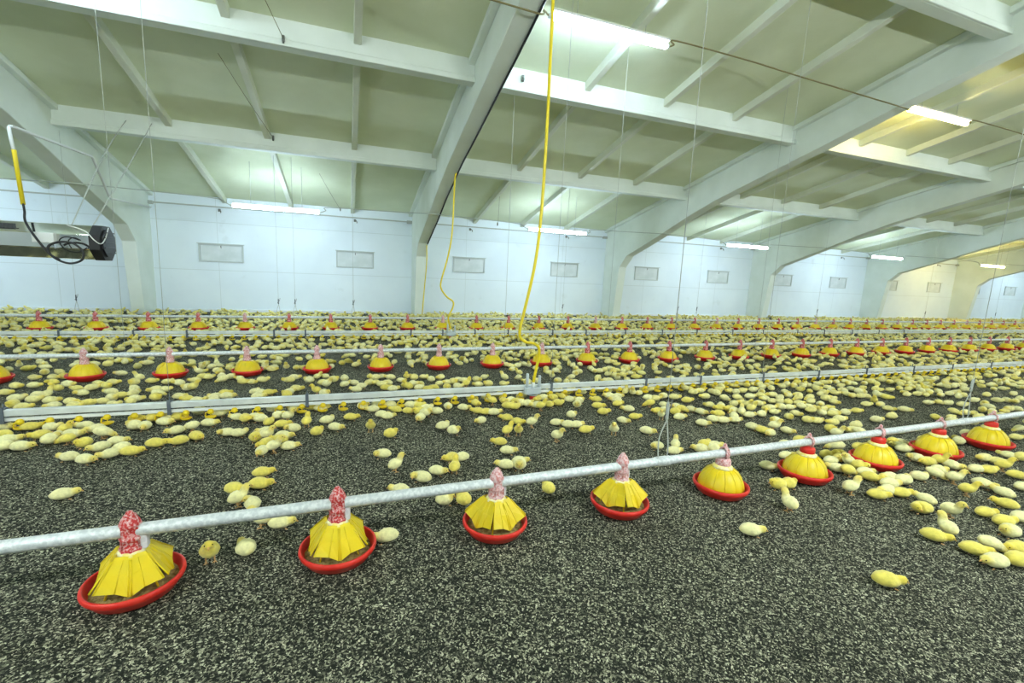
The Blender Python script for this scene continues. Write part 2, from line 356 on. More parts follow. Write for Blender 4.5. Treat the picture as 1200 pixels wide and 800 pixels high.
for j, (y, zz) in enumerate(((-0.6, 3.45), (-8.5, 4.0), (-14.3, 2.5))):  # unseen lamp rows added behind the camera as fill light
    for i, x in enumerate((-9.9, -3.4, 3.2, 9.75, 16.3, 22.9, 29.5, 36.1)):
        lamp(x, y, zz, 'low' if j == 0 else 'back', 'added fill tube lamp behind the camera, row %s, %s along' % (ordinal(j+1), ordinal(i+1)), 'added fill lamps in the other half of the house')
# lamp cables
def cable(name, pts, r, m, label, cat='cable', group=None, n=8, seg=6):
    return tag(MB().tube(smooth_path(pts, n), r, seg).build(name, m), label, cat, group)
def sag(xa, xb, y, za, zb, d): return [(xa, y, za), ((xa*2+xb)/3, y, (za*2+zb)/3-d), ((xa+2*xb)/3, y, (za+2*zb)/3-d*0.8), (xb, y, zb)]
for i in (1, 2, 3):
    xa, xb = NEARROW[i]+0.885, NEARROW[i+1]-0.885; xf = FRAMES[i+1]
    pts = [(xa, NY, NZ), (xa+0.08, NY, NZ+0.04), (xa+0.13, NY, NZ+0.095), (xa+1.4, NY, NZ+0.09), ((xa+xf)/2, NY-0.08, NZ+0.02), (xf-0.15, NY-0.35, 4.235), (xf+FW, NY-0.37, 4.215), (xb-0.10, NY-0.1, NZ-0.01), (xb, NY, NZ)]
    cable('lamp_cable', pts, 0.010, M['cable_olive'], ['', 'cable feeding the brightest lamp from the left', 'old brown cable from the brightest lamp to the warm lamp', 'old brown cable running right from the warm lamp'][i], group='lamp cables under the roof')
for i in range(0, 6):
    xa, xb = WALLROW[i]+0.885, WALLROW[i+1]-0.885; xf = FRAMES[i+1]
    pts = [(xa, WY, WZ), (xa+0.10, WY, WZ+0.05), (xa+0.15, WY, WZ+0.12), ((xa+xf)/2, WY-0.2, WZ+0.12), (xf-0.1, 10.72, 2.60), (xf+FW+0.1, 10.72, 2.60), ((xf+xb)/2, WY-0.2, WZ+0.13), (xb-0.3, WY, WZ+0.12), (xb-0.1, WY, WZ+0.05), (xb, WY, WZ)]
    cable('lamp_cable', pts, 0.009, M['cable_grey'], 'thin grey cable strung between the %s and %s lamps by the back wall' % (ordinal(i) if i else 'unseen left', ordinal(i+1)), group='lamp cables by the back wall')

# ------------------------------------------------------------------ feed lines and pan feeders
def line_y(row, x): return (2.07 + 0.012*x, 6.03, 9.98 - 0.008*x)[row]
PZ = 0.272
couple = [[1.768, 4.90, -1.30, -4.36, 7.97, 11.0], [-2.3, 0.75, 3.8, 6.9, 9.95], [-0.95, 2.1, 8.40, 13.66]]
FEED_LABEL = ['thick dusty grey feed pipe crossing the foreground above the nearest feeders', 'grey feed pipe running above the middle row of feeders', 'thin grey feed pipe above the back row of feeders']
for row in range(3):
    r = empty('feed_pipe', (0, line_y(row, 0), PZ)); tag(r, FEED_LABEL[row], 'pipe', 'feed pipes across the house')
    a, b = -12.8, 45.0
    P = [(a + (b-a)*t/20, line_y(row, a + (b-a)*t/20) - line_y(row, 0), 0) for t in range(21)]
    MB().tube(P, 0.0255 if row == 0 else 0.024, 16).build('pipe', M['pipe_grey'], r)
    for x in couple[row]:
        y = line_y(row, x) - line_y(row, 0)
        MB().tube([(x-0.05, y, 0), (x-0.048, y, 0), (x+0.048, y, 0), (x+0.05, y, 0)], [0.026, 0.0295, 0.0295, 0.026], 14).build('coupling', M['pipe_grey'], r)

def pan_bm():
    return MB().lathe([(0.0005, 0.0), (0.10, 0.0), (0.14, 0.016), (0.160, 0.046), (0.1665, 0.052), (0.170, 0.062), (0.168, 0.073), (0.162, 0.077), (0.156, 0.073), (0.152, 0.056), (0.132, 0.028), (0.10, 0.012), (0.0005, 0.012)], 44)
def feed_bm():
    def mod(r, z, t, j):
        n = noise.noise((r*30*math.cos(t), r*30*math.sin(t), 3.1)); return r, z + 0.006*n
    return MB().lathe([(0.0005, 0.056), (0.04, 0.055), (0.08, 0.050), (0.11, 0.047), (0.13, 0.045), (0.1455, 0.043), (0.140, 0.034), (0.1, 0.02)], 30, mod=mod)
def grill_open(dust):
    b = MB(); N = 4; th = 0.003; hw = PI/N; SS = (-1, -0.5, -0.06, 0.06, 0.5, 1)
    rings = [(0.047, 0.192, 0.99), (0.056, 0.182, 0.97), (0.084, 0.142, 0.95), (0.088, 0.138, 0.95), (0.119, 0.082, 0.92)]
    lift = {-1: 0.022, -0.5: 0.006, -0.06: -0.016, 0.06: -0.016, 0.5: 0.006, 1: 0.022}
    for k in range(N):
        t0 = 2*PI*k/N
        def pt(r, z, fr, s, last):
            t = t0 + s*hw*fr; rr = r/math.cos(s*hw*fr)*(1.06 if abs(s) < 0.1 else 1.0)
            return Vector((rr*math.cos(t), rr*math.sin(t), z + (lift[s] if last else lift[s]*0.2)))
        vs = [pt(r, z, fr, s, i == 4) for i, (r, z, fr) in enumerate(rings) for s in SS]
        n = len(vs); w = len(SS); vin = [v - Vector((v.x*0.03, v.y*0.03, th)) for v in vs]
        fs = [(i*w+j, i*w+j+1, i*w+j+w+1, i*w+j+w) for i in range(4) for j in range(w-1)]
        edge = list(range(w)) + [w*(i+1)-1 for i in range(1, 5)] + [4*w+j for j in range(w-2, -1, -1)] + [w*i for i in (3, 2, 1)]
        m = len(edge)
        b.add(vs + vin, fs + [tuple(q+n for q in reversed(f)) for f in fs] + [(edge[i], edge[(i+1) % m], edge[(i+1) % m]+n, edge[i]+n) for i in range(m)], 0)
        for s, wd in ((-1, 0.0035), (1, 0.0035), (-0.06, 0.003), (0.06, 0.003), (-0.5, 0.0022), (0.5, 0.0022)):
            b.tube([pt(r, z, fr, s, i == 4) for i, (r, z, fr) in enumerate(rings) if i], wd, 5)
    for k in range(N):
        t = 2*PI*(k+0.5)/N
        b.tube([(0.06*math.cos(t), 0.06*math.sin(t), 0.172), (0.115*math.cos(t), 0.115*math.sin(t), 0.05)], 0.004, 5)
    return b
def grill_dome():
    def mod(r, z, t, j):
        c = abs(math.cos(6*t)); return r*(1 + (0.035*(c**0.6) - 0.02)*min(1, j/2.0)), z
    b = MB().lathe([(0.044, 0.180), (0.062, 0.176), (0.092, 0.157), (0.117, 0.124), (0.131, 0.090), (0.137, 0.060), (0.134, 0.050), (0.130, 0.060)], 72, mod=mod)
    for k in range(12):
        t = 2*PI*(k+0.5)/12
        b.tube([(q*math.cos(t), q*math.sin(t), z) for q, z in ((0.062, 0.177), (0.091, 0.158), (0.115, 0.125), (0.129, 0.090), (0.134, 0.058))], 0.0035, 5)
    return b
def collar_bm(r0):
    return MB().lathe([(r0-0.008, 0.176), (r0+0.013, 0.174), (r0+0.012, 0.186), (r0-0.002, 0.198), (r0-0.008, 0.198)], 20)
def tower_bm():
    def mod(r, z, t, j): return r*(1 + 0.05*math.cos(8*t)), z
    b = MB().lathe([(0.038, 0.168), (0.041, 0.172), (0.041, 0.206), (0.036, 0.210), (0.035, 0.238), (0.039, 0.242), (0.039, 0.250), (0.035, 0.254), (0.034, 0.294), (0.036, 0.297), (0.035, 0.303), (0.030, 0.318), (0.021, 0.335), (0.012, 0.347), (0.010, 0.353), (0.0005, 0.355)], 24, mod=mod)
    for k in range(4):
        t = PI/4 + k*PI/2
        b.tube([(0.038*math.cos(t), 0.038*math.sin(t), 0.19), (0.034*math.cos(t), 0.034*math.sin(t), 0.30), (0.020*math.cos(t), 0.020*math.sin(t), 0.335)], 0.004, 5)
    return b
def clamp_bm():
    b = MB().prism_z([(0.026, -0.022), (0.052, -0.016), (0.054, 0.016), (0.026, 0.022)], 0.196, 0.252)
    b.prism_z([(0.030, -0.014), (0.045, -0.011), (0.045, 0.011), (0.030, 0.014)], 0.252, 0.262)
    return b
def cap_bm():
    def mod(r, z, t, j): return r*(1 + 0.02*math.cos(12*t)), z
    return MB().lathe([(0.044, 0.172), (0.047, 0.176), (0.045, 0.226), (0.041, 0.236), (0.022, 0.240), (0.0005, 0.241)], 24, mod=mod)
def clip_bm():
    b = MB(); R = 0.030
    for dx in (-0.008, 0.008):
        pts = [(dx, -0.020, 0.236)] + [(dx, -R*math.cos(q), PZ + R*math.sin(q)*1.25) for q in [PI*j/8 for j in range(-1, 10)]] + [(dx, 0.020, 0.236)]
        b.tube(pts, 0.0065, 6)
    b.tube([(0, 0, 0.306), (0, 0, 0.328), (0, 0, 0.338)], [0.016, 0.012, 0.004], 8)
    b.tube([(-0.012, -0.024, 0.244), (-0.020, -0.030, 0.27), (-0.012, -0.026, 0.30)], 0.005, 6)
    return b
def make_feeder(kind, tower, far=False):
    r = empty('pan_feeder')
    pan_bm().build('pan', M['red'], r); feed_bm().build('feed', M['feed'], r)
    if kind == 'open':
        grill_open(0).build('grill', M['yellow'], r); collar_bm(0.042).build('collar', M['collar'], r)
        tower_bm().build('tower', M[tower], r); cl = clamp_bm().build('clamp', M['dust_white'], r); cl.rotation_euler.z = 1.45
    elif kind == 'tower':
        grill_dome().build('grill', M['yellow'], r); tower_bm().build('tower', M[tower], r)
    else:
        grill_dome().build('grill', M['yellow'], r); collar_bm(0.05).build('collar', M['collar'], r)
        cap_bm().build('cap', M['red' if tower == 'red' else 'tower_pink'], r); clip_bm().build('clip', M['tower_pink'], r)
    return r
P_open_red = make_feeder('open', 'tower_red'); P_open_pink = make_feeder('open', 'tower_pink')
P_dome_cap = make_feeder('cap', 'red'); P_dome_pink = make_feeder('cap', 'pink')
P_tower_pink = make_feeder('tower', 'tower_pink'); P_tower_red = make_feeder('tower', 'tower_red')
used = set()
def put_feeder(proto, x, y, rz, label, group):
    o = proto if proto.name not in used else copy_tree(proto)
    used.add(proto.name); o.location = (x, y, 0); o.rotation_euler.z = rz
    tag(o, label, 'feeder', group); return o
kinds = [(P_open_red, 'red pan feeder with dusted red tower and yellow grill'), (P_open_red, 'red pan feeder with red and white dusted tower'), (P_open_pink, 'red pan feeder with pale pink tower'), (P_open_pink, 'red pan feeder with pink dusty tower'),
         (P_dome_pink, 'red pan feeder with dusty pink cap'), (P_dome_cap, 'red pan feeder with red cap and closed yellow dome')]
ang = [-1.35, -1.5, -1.2, -1.15, 0.2, 0.5, 0.1, 0.3, 0.6]
for k in range(9):
    pr, txt = kinds[min(k, 5)]; x = -0.818 + 0.7674*k
    put_feeder(pr, x, line_y(0, x), ang[k], '%s, %s of the front row' % (txt, ordinal(k+1)), 'pan feeders in the front row')
for k in range(27):
    x = -3.43 + 0.767*k
    red = k > 8
    put_feeder(P_tower_red if red else P_tower_pink, x, line_y(1, x), RNG.uniform(0, 1), 'yellow domed red pan feeder, %s from the left in the middle row' % ordinal(k+1), 'pan feeders in the middle row')
for k in range(40):
    x = -5.76 + 0.777*k
    put_feeder(P_tower_red if (k*7) % 5 else P_tower_pink, x, line_y(2, x), RNG.uniform(0, 1), 'small distant yellow and red pan feeder, %s from the left in the back row' % ordinal(k+1), 'pan feeders in the back row')

# ------------------------------------------------------------------ drinker lines
def drip_cup_bm(full=True):
    b = MB()
    b.lathe([(0.0005, 0.086), (0.014, 0.085), (0.023, 0.074), (0.025, 0.054), (0.014, 0.046), (0.005, 0.045), (0.004, 0.034), (0.0005, 0.033)], 12)
    for s in (-1,):
        b.tube([(s*0.018, 0, 0.062), (s*0.036, 0, 0.055), (s*0.040, 0, 0.030), (s*0.036, 0, 0.010)], 0.006, 6)
    b.lathe([(0.0005, 0.004), (0.026, 0.005), (0.040, 0.016), (0.042, 0.022), (0.038, 0.021), (0.026, 0.010), (0.0005, 0.009)], 16)
    return b
def bracket_bm():
    b = MB(); b.box(-0.013, 0.013, -0.032, -0.024, 0.066, 0.192); b.box(-0.013, 0.013, 0.024, 0.032, 0.066, 0.18)
    b.box(-0.013, 0.013, -0.032, 0.032, 0.066, 0.072); b.box(-0.010, 0.010, -0.024, 0.024, 0.169, 0.178); b.tube([(0, 0, 0.176), (0, 0, 0.215)], 0.005, 6)
    return b
def drinker(y, slope, x0, ncup, brackets, label):
    r = empty('drinker_line', (0, y, 0)); tag(r, label, 'drinker line', 'nipple drinker lines')
    r.rotation_euler.z = math.atan(slope)
    a, b = -12.5, 44.0
    MB().box(a, b, -0.023, 0.023, 0.121, 0.170).build('rail', M['alu'], r, 0.004)
    MB().box(a, b, -0.013, 0.013, 0.080, 0.104).build('water_pipe', M['pvc'], r, 0.003)
    first = None
    for k in range(ncup):
        c = drip_cup_bm().build('drip_cup', M['cup'], r) if first is None else first.copy()
        if first is None: first = c
        else: COL.objects.link(c); c.parent = r
        c.location = (x0 + 0.176*k, -0.028, 0.012)
    bf = None
    for x in brackets:
        c = bracket_bm().build('bracket', M['clip'], r, 0.002) if bf is None else bf.copy()
        if bf is None: bf = c
        else: COL.objects.link(c); c.parent = r
        c.location = (x, 0, 0)
    return r
drinker(4.35, 0.0, -4.09, 92, [-4.48, -2.43, -1.39, -0.35, 2.08, 3.31, 4.12, 5.16, 6.2, 7.2, 8.3, 9.3, 10.4, 11.5], 'nearest drinker line, pale rail with yellow drip cups across the middle')
drinker(8.70, -0.012, -5.7, 99, [-5.2, -4.13, -3.2, -2.48, -1.2, -0.7, 1.14, 1.75, 2.4, 3.1, 4.1, 4.9, 5.9, 6.9, 7.9, 9.0, 10.0, 11.2, 12.2, 13.3, 14.4, 15.5], 'far drinker line, pale rail just before the back row of feeders')
def regulator(x, y, label):
    r = empty('water_regulator', (x, y, 0)); tag(r, label, 'regulator', 'drinker regulators')
    MB().prism_z([(-0.095, -0.07), (-0.075, -0.10), (0.075, -0.10), (0.095, -0.07), (0.095, -0.036), (-0.095, -0.036)], 0.085, 0.155).lathe([(0.0005, 0.07), (0.05, 0.07), (0.055, 0.085)], 14, (0, -0.068)).build('body', M['regulator'], r, 0.006)
    MB().lathe([(0.0005, 0.018), (0.022, 0.018), (0.03, 0.03), (0.03, 0.07), (0.0005, 0.07)], 14, (0, -0.068)).build('drain_cap', M['red'], r)
    for dx, h in ((-0.065, 0.30), (0.075, 0.275)):
        MB().tube([(dx, -0.06, 0.15), (dx, -0.06, h), (dx, -0.06, h+0.008)], [0.016, 0.016, 0.010], 10).build('sight_tube', M['regulator'], r)
    MB().tube([(0.005, -0.06, 0.15), (0.005, -0.06, 0.19), (0.005, -0.06, 0.21)], [0.022, 0.020, 0.016], 10).build('hose_tail', M['pvc'], r)
    return r
regulator(1.845, 4.36, 'grey regulator on the nearest drinker line, fed by the long yellow hose')
regulator(1.90, 8.68, 'small grey regulator on the far drinker line under the kinked yellow hose')

# ------------------------------------------------------------------ hoses and cables hanging by the second frame
cable('water_hose', [(1.872, 4.35, 4.95), (1.870, 4.35, 4.3), (1.870, 4.34, 3.48), (1.868, 4.33, 2.78), (1.851, 4.32, 1.955), (1.804, 4.31, 1.44), (1.706, 4.30, 0.955), (1.668, 4.29, 0.80), (1.672, 4.29, 0.70),
      (1.735, 4.29, 0.645), (1.825, 4.29, 0.63), (1.888, 4.29, 0.58), (1.893, 4.29, 0.48), (1.868, 4.295, 0.33), (1.850, 4.30, 0.20)], 0.0155, M['hose'], 'long yellow hose hanging from the roof to the nearest drinker line', 'hose', 'yellow water hoses', 8, 10)
cable('water_hose', [(1.93, 8.62, 3.13), (1.903, 8.6, 2.95), (1.879, 8.6, 2.086), (1.808, 8.6, 1.606), (1.69, 8.6, 1.15), (1.69, 8.6, 0.99), (1.80, 8.6, 0.84), (1.925, 8.6, 0.745), (1.92, 8.6, 0.62), (1.86, 8.6, 0.50), (1.84, 8.6, 0.40), (1.90, 8.61, 0.205)],
      0.0155, M['hose'], 'kinked yellow hose dropping from the concrete frame to the far drinker line', 'hose', 'yellow water hoses', 8, 10)
cable('water_hose', [(2.03, 12.45, 1.98), (2.03, 12.42, 1.5), (1.97, 12.42, 0.7), (1.93, 12.42, 0.12)], 0.014, M['hose'], 'short yellow hose on the white column below the black cable', 'hose', 'yellow water hoses', 8, 10)
def low(y):
    for (a, b), (c, d) in zip(LOW, LOW[1:]):
        if c <= y <= a and b > 1: return b + (d-b)*(a-y)/(a-c)
    return LOW[-1][1]
cable('power_cable', [(2.05, y, low(y)-0.02+dz) for y, dz in ((12.40, 0), (11.6, 0), (11.0, -0.01), (10.0, 0), (9.4, -0.015), (8.7, 0), (7.9, -0.01), (7.2, -0.012), (6.4, 0), (5.6, -0.012), (4.9, 0), (3.9, 0), (2.0, 0))], 0.016, M['black'],
      'black cable clipped along the underside of the central concrete frame', 'cable', None, 6)

# ------------------------------------------------------------------ suspension cords
def cord(x, y, ztop, zbot, label, adjuster=False, r=0.002):
    o = empty('suspension_cord', (x, y, 0)); tag(o, label, 'cord', 'suspension cords')
    MB().tube([(0, 0, zbot), (0, 0, ztop)], r, 5).build('cord', M['cord'], o)
    if adjuster:
        MB().tube([(0, 0, 0.53), (0, 0, 0.54), (0, 0, 0.625), (0, 0, 0.64)], [0.005, 0.010, 0.010, 0.005], 8).build('adjuster', M['cable_grey'] if y < 5 else M['clip'], o)
        MB().tube([(-0.02, 0, 0.55), (0.02, 0.0, 0.60), (0.03, 0, 0.65)], 0.004, 5).build('hook', M['hook'], o)
        MB().tube(smooth_path([(0.004, 0, 0.53), (-0.03, 0.01, 0.42), (-0.035, 0.0, 0.31), (-0.03, -0.026, 0.272), (-0.03, 0, 0.242), (0.02, 0.026, 0.272), (0.03, 0, 0.31), (0.025, 0, 0.40), (0.004, 0, 0.53)], 5), 0.004, 5).build('loop', M['cord'], o)
    return o
ordc = 0
for x in (1.768, 4.895):
    cord(x, line_y(0, x), deck(2.1)-0.0, 0.52, 'cord with grey adjuster and loop holding the front feed pipe, %s' % ('left one' if x < 3 else 'right one'), True)
for x in (-1.39, 2.08, 5.16): cord(x, 4.35, deck(4.35), 0.21, 'thin cord up from the nearest drinker rail, %s from the left' % ordinal(1 + [-1.39, 2.08, 5.16].index(x)), r=0.002)
for i, x in enumerate((-2.3, 3.8, 6.9)): cord(x, 6.03, deck(6.03), PZ+0.022, 'thin cord holding the middle feed pipe, %s from the left' % ordinal(i+1), r=0.0022)
cord(2.46, 7.03, deck(7.03)-0.35, 0.05, 'thin cord with a pulley on the beam near the long yellow hose', r=0.003)
for i, x in enumerate((-4.45, -1.28, -0.98, 0.12, 4.95, 8.394, 9.028, 13.658, 18.921, 23.121)): cord(x, line_y(2, x), deck(9.9)-0.4, PZ+0.02 if i in (2, 5, 6, 7) else 0.53, 'thin cord from roof to back feed pipe, %s from the left' % ordinal(i+1), adjuster=True, r=0.0022)
for i, (x, y, z) in enumerate(((2.543, 6.905, 4.25), (-0.726, 6.905, 4.14), (-1.263, 9.905, 3.62), (4.4, 13.66, 2.80), (-0.15, 13.66, 2.85))):
    b = MB().tube([(x-0.012, y, z), (x+0.012, y, z)], 0.035, 12); b.box(x-0.016, x+0.016, y-0.01, y+0.02, z-0.01, z+0.06)
    tag(b.build('pulley', M['hook']), 'small pulley %s' % ['on the beam beside the long yellow hose', 'on the upper beam left of the central frame', 'on the lower left beam', 'at the eaves above the second lamp', 'at the eaves above the first lamp'][i], 'pulley', 'small winch pulleys')
for i, (a, b, l) in enumerate((((-0.726, 6.88, 4.16), (-1.25, 4.4, 4.85), 'slack wire from the upper left pulley up to the roof'), ((-1.263, 9.88, 3.64), (-1.6, 7.6, 4.1), 'slack wire from the lower left pulley up to the roof'),
                          ((-0.15, 13.62, 2.86), (-0.55, 11.4, 3.35), 'slack wire from the eaves pulley above the first lamp'), ((4.4, 13.62, 2.81), (3.7, 11.4, 3.35), 'slack wire from the eaves pulley above the second lamp'))):
    cable('pull_wire', [a, ((a[0]+b[0])/2, (a[1]+b[1])/2, (a[2]+b[2])/2-0.02), b], 0.004, M['cable_olive'], l, 'wire', 'winch wires')

# ------------------------------------------------------------------ space heater at the left
HX, HY, HZ, HR = -2.78, 7.0, 1.485, 0.215
r = empty('space_heater', (HX, HY, HZ)); tag(r, 'long polished steel space heater with black end, hung at the left edge', 'heater')
def octo(R, ph=PI/8): return [(R*math.cos(ph + k*PI/4), R*math.sin(ph + k*PI/4)) for k in range(8)]
MB().prism_x(octo(HR), -1.95, -0.06).build('body', M['steel'], r, 0.006)
e = MB().prism_x(octo(HR*1.04), -0.07, 0.03); e.prism_x(octo(HR*0.8), 0.03, 0.05)
for k in range(5): e.prism_x([(-0.13, -0.12+0.06*k), (0.13, -0.12+0.06*k), (0.13, -0.105+0.06*k), (-0.13, -0.105+0.06*k)], 0.05, 0.058)
e.build('end_cap', M['black'], r, 0.006)
fy = -HR*math.cos(PI/8)
MB().box(-0.56, -0.36, fy-0.06, fy+0.005, -0.03, 0.085).build('control_box', M['enamel'], r, 0.008)
MB().tube([(-0.36, fy-0.05, -0.03), (-0.34, fy-0.09, -0.08), (-0.30, fy-0.06, -0.06)], 0.014, 8).build('gas_valve', M['regulator'], r)
g = MB()
for k in range(6): g.box(-0.95+0.035*k, -0.93+0.035*k, -0.175, -0.165, 0.125, 0.165)
g.box(-0.97, -0.73, -0.168, -0.158, 0.115, 0.170); go = g.build('grille', M['dark'], r); go.location = (0, 0.0, 0.0)
h = MB().tube(smooth_path([(-0.30, -0.10, 0.19), (-0.10, -0.20, 0.13), (0.0, -0.245, 0.03), (0.05, -0.22, -0.01), (0.055, -0.12, 0.05), (0.05, 0.0, 0.19)], 6), 0.006, 6).build('wire_handle', M['enamel'], r)
h = MB().tube(smooth_path([(-0.15, fy-0.01, 0.02), (-0.24, fy-0.07, 0.05), (-0.30, fy-0.09, 0.0), (-0.26, fy-0.08, -0.09), (-0.16, fy-0.05, -0.12), (-0.08, fy-0.02, -0.06)], 6), 0.006, 6).build('wiring', M['black'], r)
cable('hanging_cable', [(HX-0.30, HY, HZ+0.20), (-3.30, 8.6, 2.85), (-3.50, 9.93, 3.62)], 0.007, M['cord'], 'left slanting cable holding the steel heater', 'cable', 'heater cables', 4)
cable('hanging_cable', [(HX-0.09, HY, HZ+0.22), (-2.98, 8.6, 2.80), (-3.14, 9.93, 3.62)], 0.007, M['cord'], 'right slanting cable holding the steel heater', 'cable', 'heater cables', 4)
t = empty('gas_pipe', (0, 0, 0)); tag(t, 'bent white overhead gas pipe above the steel heater', 'pipe')
MB().tube([(-3.53, 7, 2.44), (-3.545, 7, 2.60), (-3.552, 7, 2.715), (-3.551, 7.02, 2.735), (-3.545, 7.06, 2.74), (-3.424, 8.464, 2.736), (-3.424, 8.50, 2.725), (-3.618, 9.4, 2.291), (-3.64, 9.5, 2.27), (-4.418, 13.55, 2.531)], 0.018, 8).build('pipe', M['pvc'], t)
MB().tube([(-3.505, 7, 1.88), (-3.529, 7, 2.44), (-3.531, 7, 2.48)], 0.022, 8).build('sleeve', M['hose'], t)
cable('gas_hose', [(-3.505, 7.0, 1.90), (-3.46, 6.92, 1.80), (-3.38, 6.76, 1.67), (-3.25, 6.68, 1.47), (-3.13, 6.67, 1.30), (-2.99, 6.66, 1.235), (-2.87, 6.66, 1.28), (-2.86, 6.67, 1.38), (-2.95, 6.68, 1.465), (-3.07, 6.68, 1.47), (-3.16, 6.67, 1.42), (-3.15, 6.66, 1.33), (-3.07, 6.66, 1.27)],
      0.012, M['black'], 'black gas hose looping down onto the steel heater', 'hose', None, 7, 8)

# ------------------------------------------------------------------ chicks
SPINES = {  # (x, y, z, half width, half height) along the body from tail to bill
 0: [(-.062,0,.032,.003,.003),(-.055,0,.033,.016,.013),(-.040,0,.034,.030,.025),(-.018,0,.036,.0385,.032),(.004,0,.036,.040,.033),(.024,0,.035,.034,.030),(.038,0,.037,.025,.024),(.048,0,.040,.0205,.020),(.060,0,.042,.0205,.020),(.070,0,.041,.016,.016),(.076,0,.039,.008,.008),(.079,0,.038,.003,.003)],
 1: [(-.050,0,.050,.003,.003),(-.045,0,.050,.014,.013),(-.032,0,.052,.028,.026),(-.012,0,.056,.036,.034),(.008,0,.060,.036,.035),(.024,0,.068,.029,.029),(.033,0,.082,.022,.022),(.038,0,.096,.020,.020),(.046,0,.106,.020,.020),(.057,0,.108,.016,.016),(.065,0,.107,.008,.008),(.068,0,.106,.003,.003)],
 2: [(-.052,0,.038,.003,.003),(-.046,0,.038,.018,.016),(-.032,0,.040,.033,.030),(-.010,0,.041,.041,.037),(.012,0,.042,.040,.038),(.028,0,.046,.031,.033),(.038,0,.052,.023,.025),(.046,0,.056,.019,.020),(.053,0,.054,.013,.014),(.058,0,.051,.003,.003)],
 3: [(-.056,0,.062,.003,.003),(-.050,0,.061,.015,.013),(-.036,0,.058,.029,.026),(-.014,0,.053,.037,.034),(.006,0,.049,.037,.034),(.026,0,.043,.029,.029),(.042,0,.034,.021,.022),(.053,0,.027,.0195,.019),(.064,0,.022,.017,.017),(.072,0,.018,.010,.010),(.076,0,.016,.003,.003)],
 4: [(-.060,0,.032,.003,.003),(-.053,0,.033,.017,.014),(-.038,0,.035,.031,.026),(-.016,0,.037,.0395,.033),(.006,0,.037,.040,.034),(.024,.002,.038,.033,.031),(.036,.008,.042,.025,.025),(.043,.018,.047,.021,.021),(.045,.030,.049,.0195,.020),(.043,.041,.047,.015,.015),(.041,.047,.045,.007,.007),(.040,.050,.044,.003,.003)]}
def chick_mesh(pose, rings, seg, fuzz, detail=True):
    P = SPINES[pose]; pts = []
    n = len(P)
    for k in range(rings):
        t = k/(rings-1)*(n-1); i = min(int(t), n-2); q = t-i
        pts.append([P[i][c]*(1-q) + P[i+1][c]*q for c in range(5)] if rings <= n else
                   [0.5*((2*P[i][c]) + (P[i+1][c]-P[max(i-1,0)][c])*q + (2*P[max(i-1,0)][c]-5*P[i][c]+4*P[i+1][c]-P[min(i+2,n-1)][c])*q*q + (3*P[i][c]-P[max(i-1,0)][c]-3*P[i+1][c]+P[min(i+2,n-1)][c])*q**3) for c in range(5)])
    vs = []; head = []; fs = []
    for k, (x, y, z, hw, hh) in enumerate(pts):
        a = Vector(pts[max(k-1, 0)][:3]); b = Vector(pts[min(k+1, rings-1)][:3]); T = (b-a).normalized()
        side = Vector((0, 0, 1)).cross(T).normalized(); up = T.cross(side)
        f = k/(rings-1)
        hd = max(0.0, min(1.0, (f-0.50)/0.22)) + max(0.0, 0.6*(0.14-f)/0.14)
        for s in range(seg):
            an = 2*PI*s/seg; cy, cz = math.cos(an), math.sin(an)
            flat = 0.88 if cz < 0 else 1.0
            p = Vector((x, y, z)) + side*(cy*max(hw, .002)) + up*(cz*max(hh, .002)*flat)
            # folded wing: a soft bulge low on each flank
            if 0.22 < f < 0.62 and detail:
                wv = math.exp(-((f-0.40)/0.13)**2) * max(0, 1-abs(cz-0.05)/0.5)
                p += side*(cy*0.0045*wv)
            if fuzz: p += (p-Vector((x, y, z))).normalized()*(fuzz*(noise.noise(p*140+Vector((pose*9, 0, 0))) + 0.8*noise.noise(p*300)))
            p.z = max(p.z, 0.003 if pose in (0, 2, 4) else 0.014)
            vs.append(p); head.append(min(1.0, hd*(1.0 if cz < 0.3 or f > 0.6 else 0.8)))
    for k in range(rings-1):
        for s in range(seg): fs.append((k*seg+s, k*seg+(s+1) % seg, (k+1)*seg+(s+1) % seg, (k+1)*seg+s))
    fs += [tuple(range(seg-1, -1, -1)), tuple(range((rings-1)*seg, rings*seg))]
    return vs, fs, head, pts
def chick_data(pose):
    vs, fs, head, pts = chick_mesh(pose, 30, 24, 0.0030)
    b = MB().add(vs, fs, 0, True); nb = len(vs)
    e, d = Vector(pts[-1][:3]), (Vector(pts[-1][:3]) - Vector(pts[-4][:3])).normalized(); dn = (d + Vector((0, 0, -0.35))).normalized()
    b.tube([e-dn*0.004, e+dn*0.004, e+dn*0.012], [0.0052, 0.0042, 0.0012], 8, 1)
    hc = Vector(pts[-6][:3]); side = Vector((0, 0, 1)).cross(d).normalized(); hw = pts[-6][3]
    for s in (-1, 1): b.ball(hc + side*(s*hw*0.90) + Vector((0, 0, 0.005)), 0.0034, 2, 8, 5)
    if pose in (1, 3):
        for s in (-1, 1):
            b.tube([(0.002, s*0.015, 0.034), (-0.006, s*0.016, 0.018), (0.0, s*0.016, 0.004)], [0.0055, 0.0035, 0.003], 6, 3)
            for da in (-0.5, 0, 0.5, PI): b.tube([(0, s*0.016, 0.004), (0.017*math.cos(da), s*0.016 + 0.017*math.sin(da), 0.002)], [0.0028, 0.0014], 5, 3)
    else:
        for s in (-1, 1): b.tube([(0.026, s*0.020, 0.006), (0.040, s*0.023, 0.003)], [0.004, 0.0018], 5, 3)
    me = b.mesh('chick', [M['down_pale'], M['beak'], M['eye'], M['leg']])
    a = me.attributes.new('head', 'FLOAT', 'POINT'); a.data.foreach_set('value', head + [0.0]*(len(b.v)-nb))
    return me
CM = {p: chick_data(p) for p in SPINES}
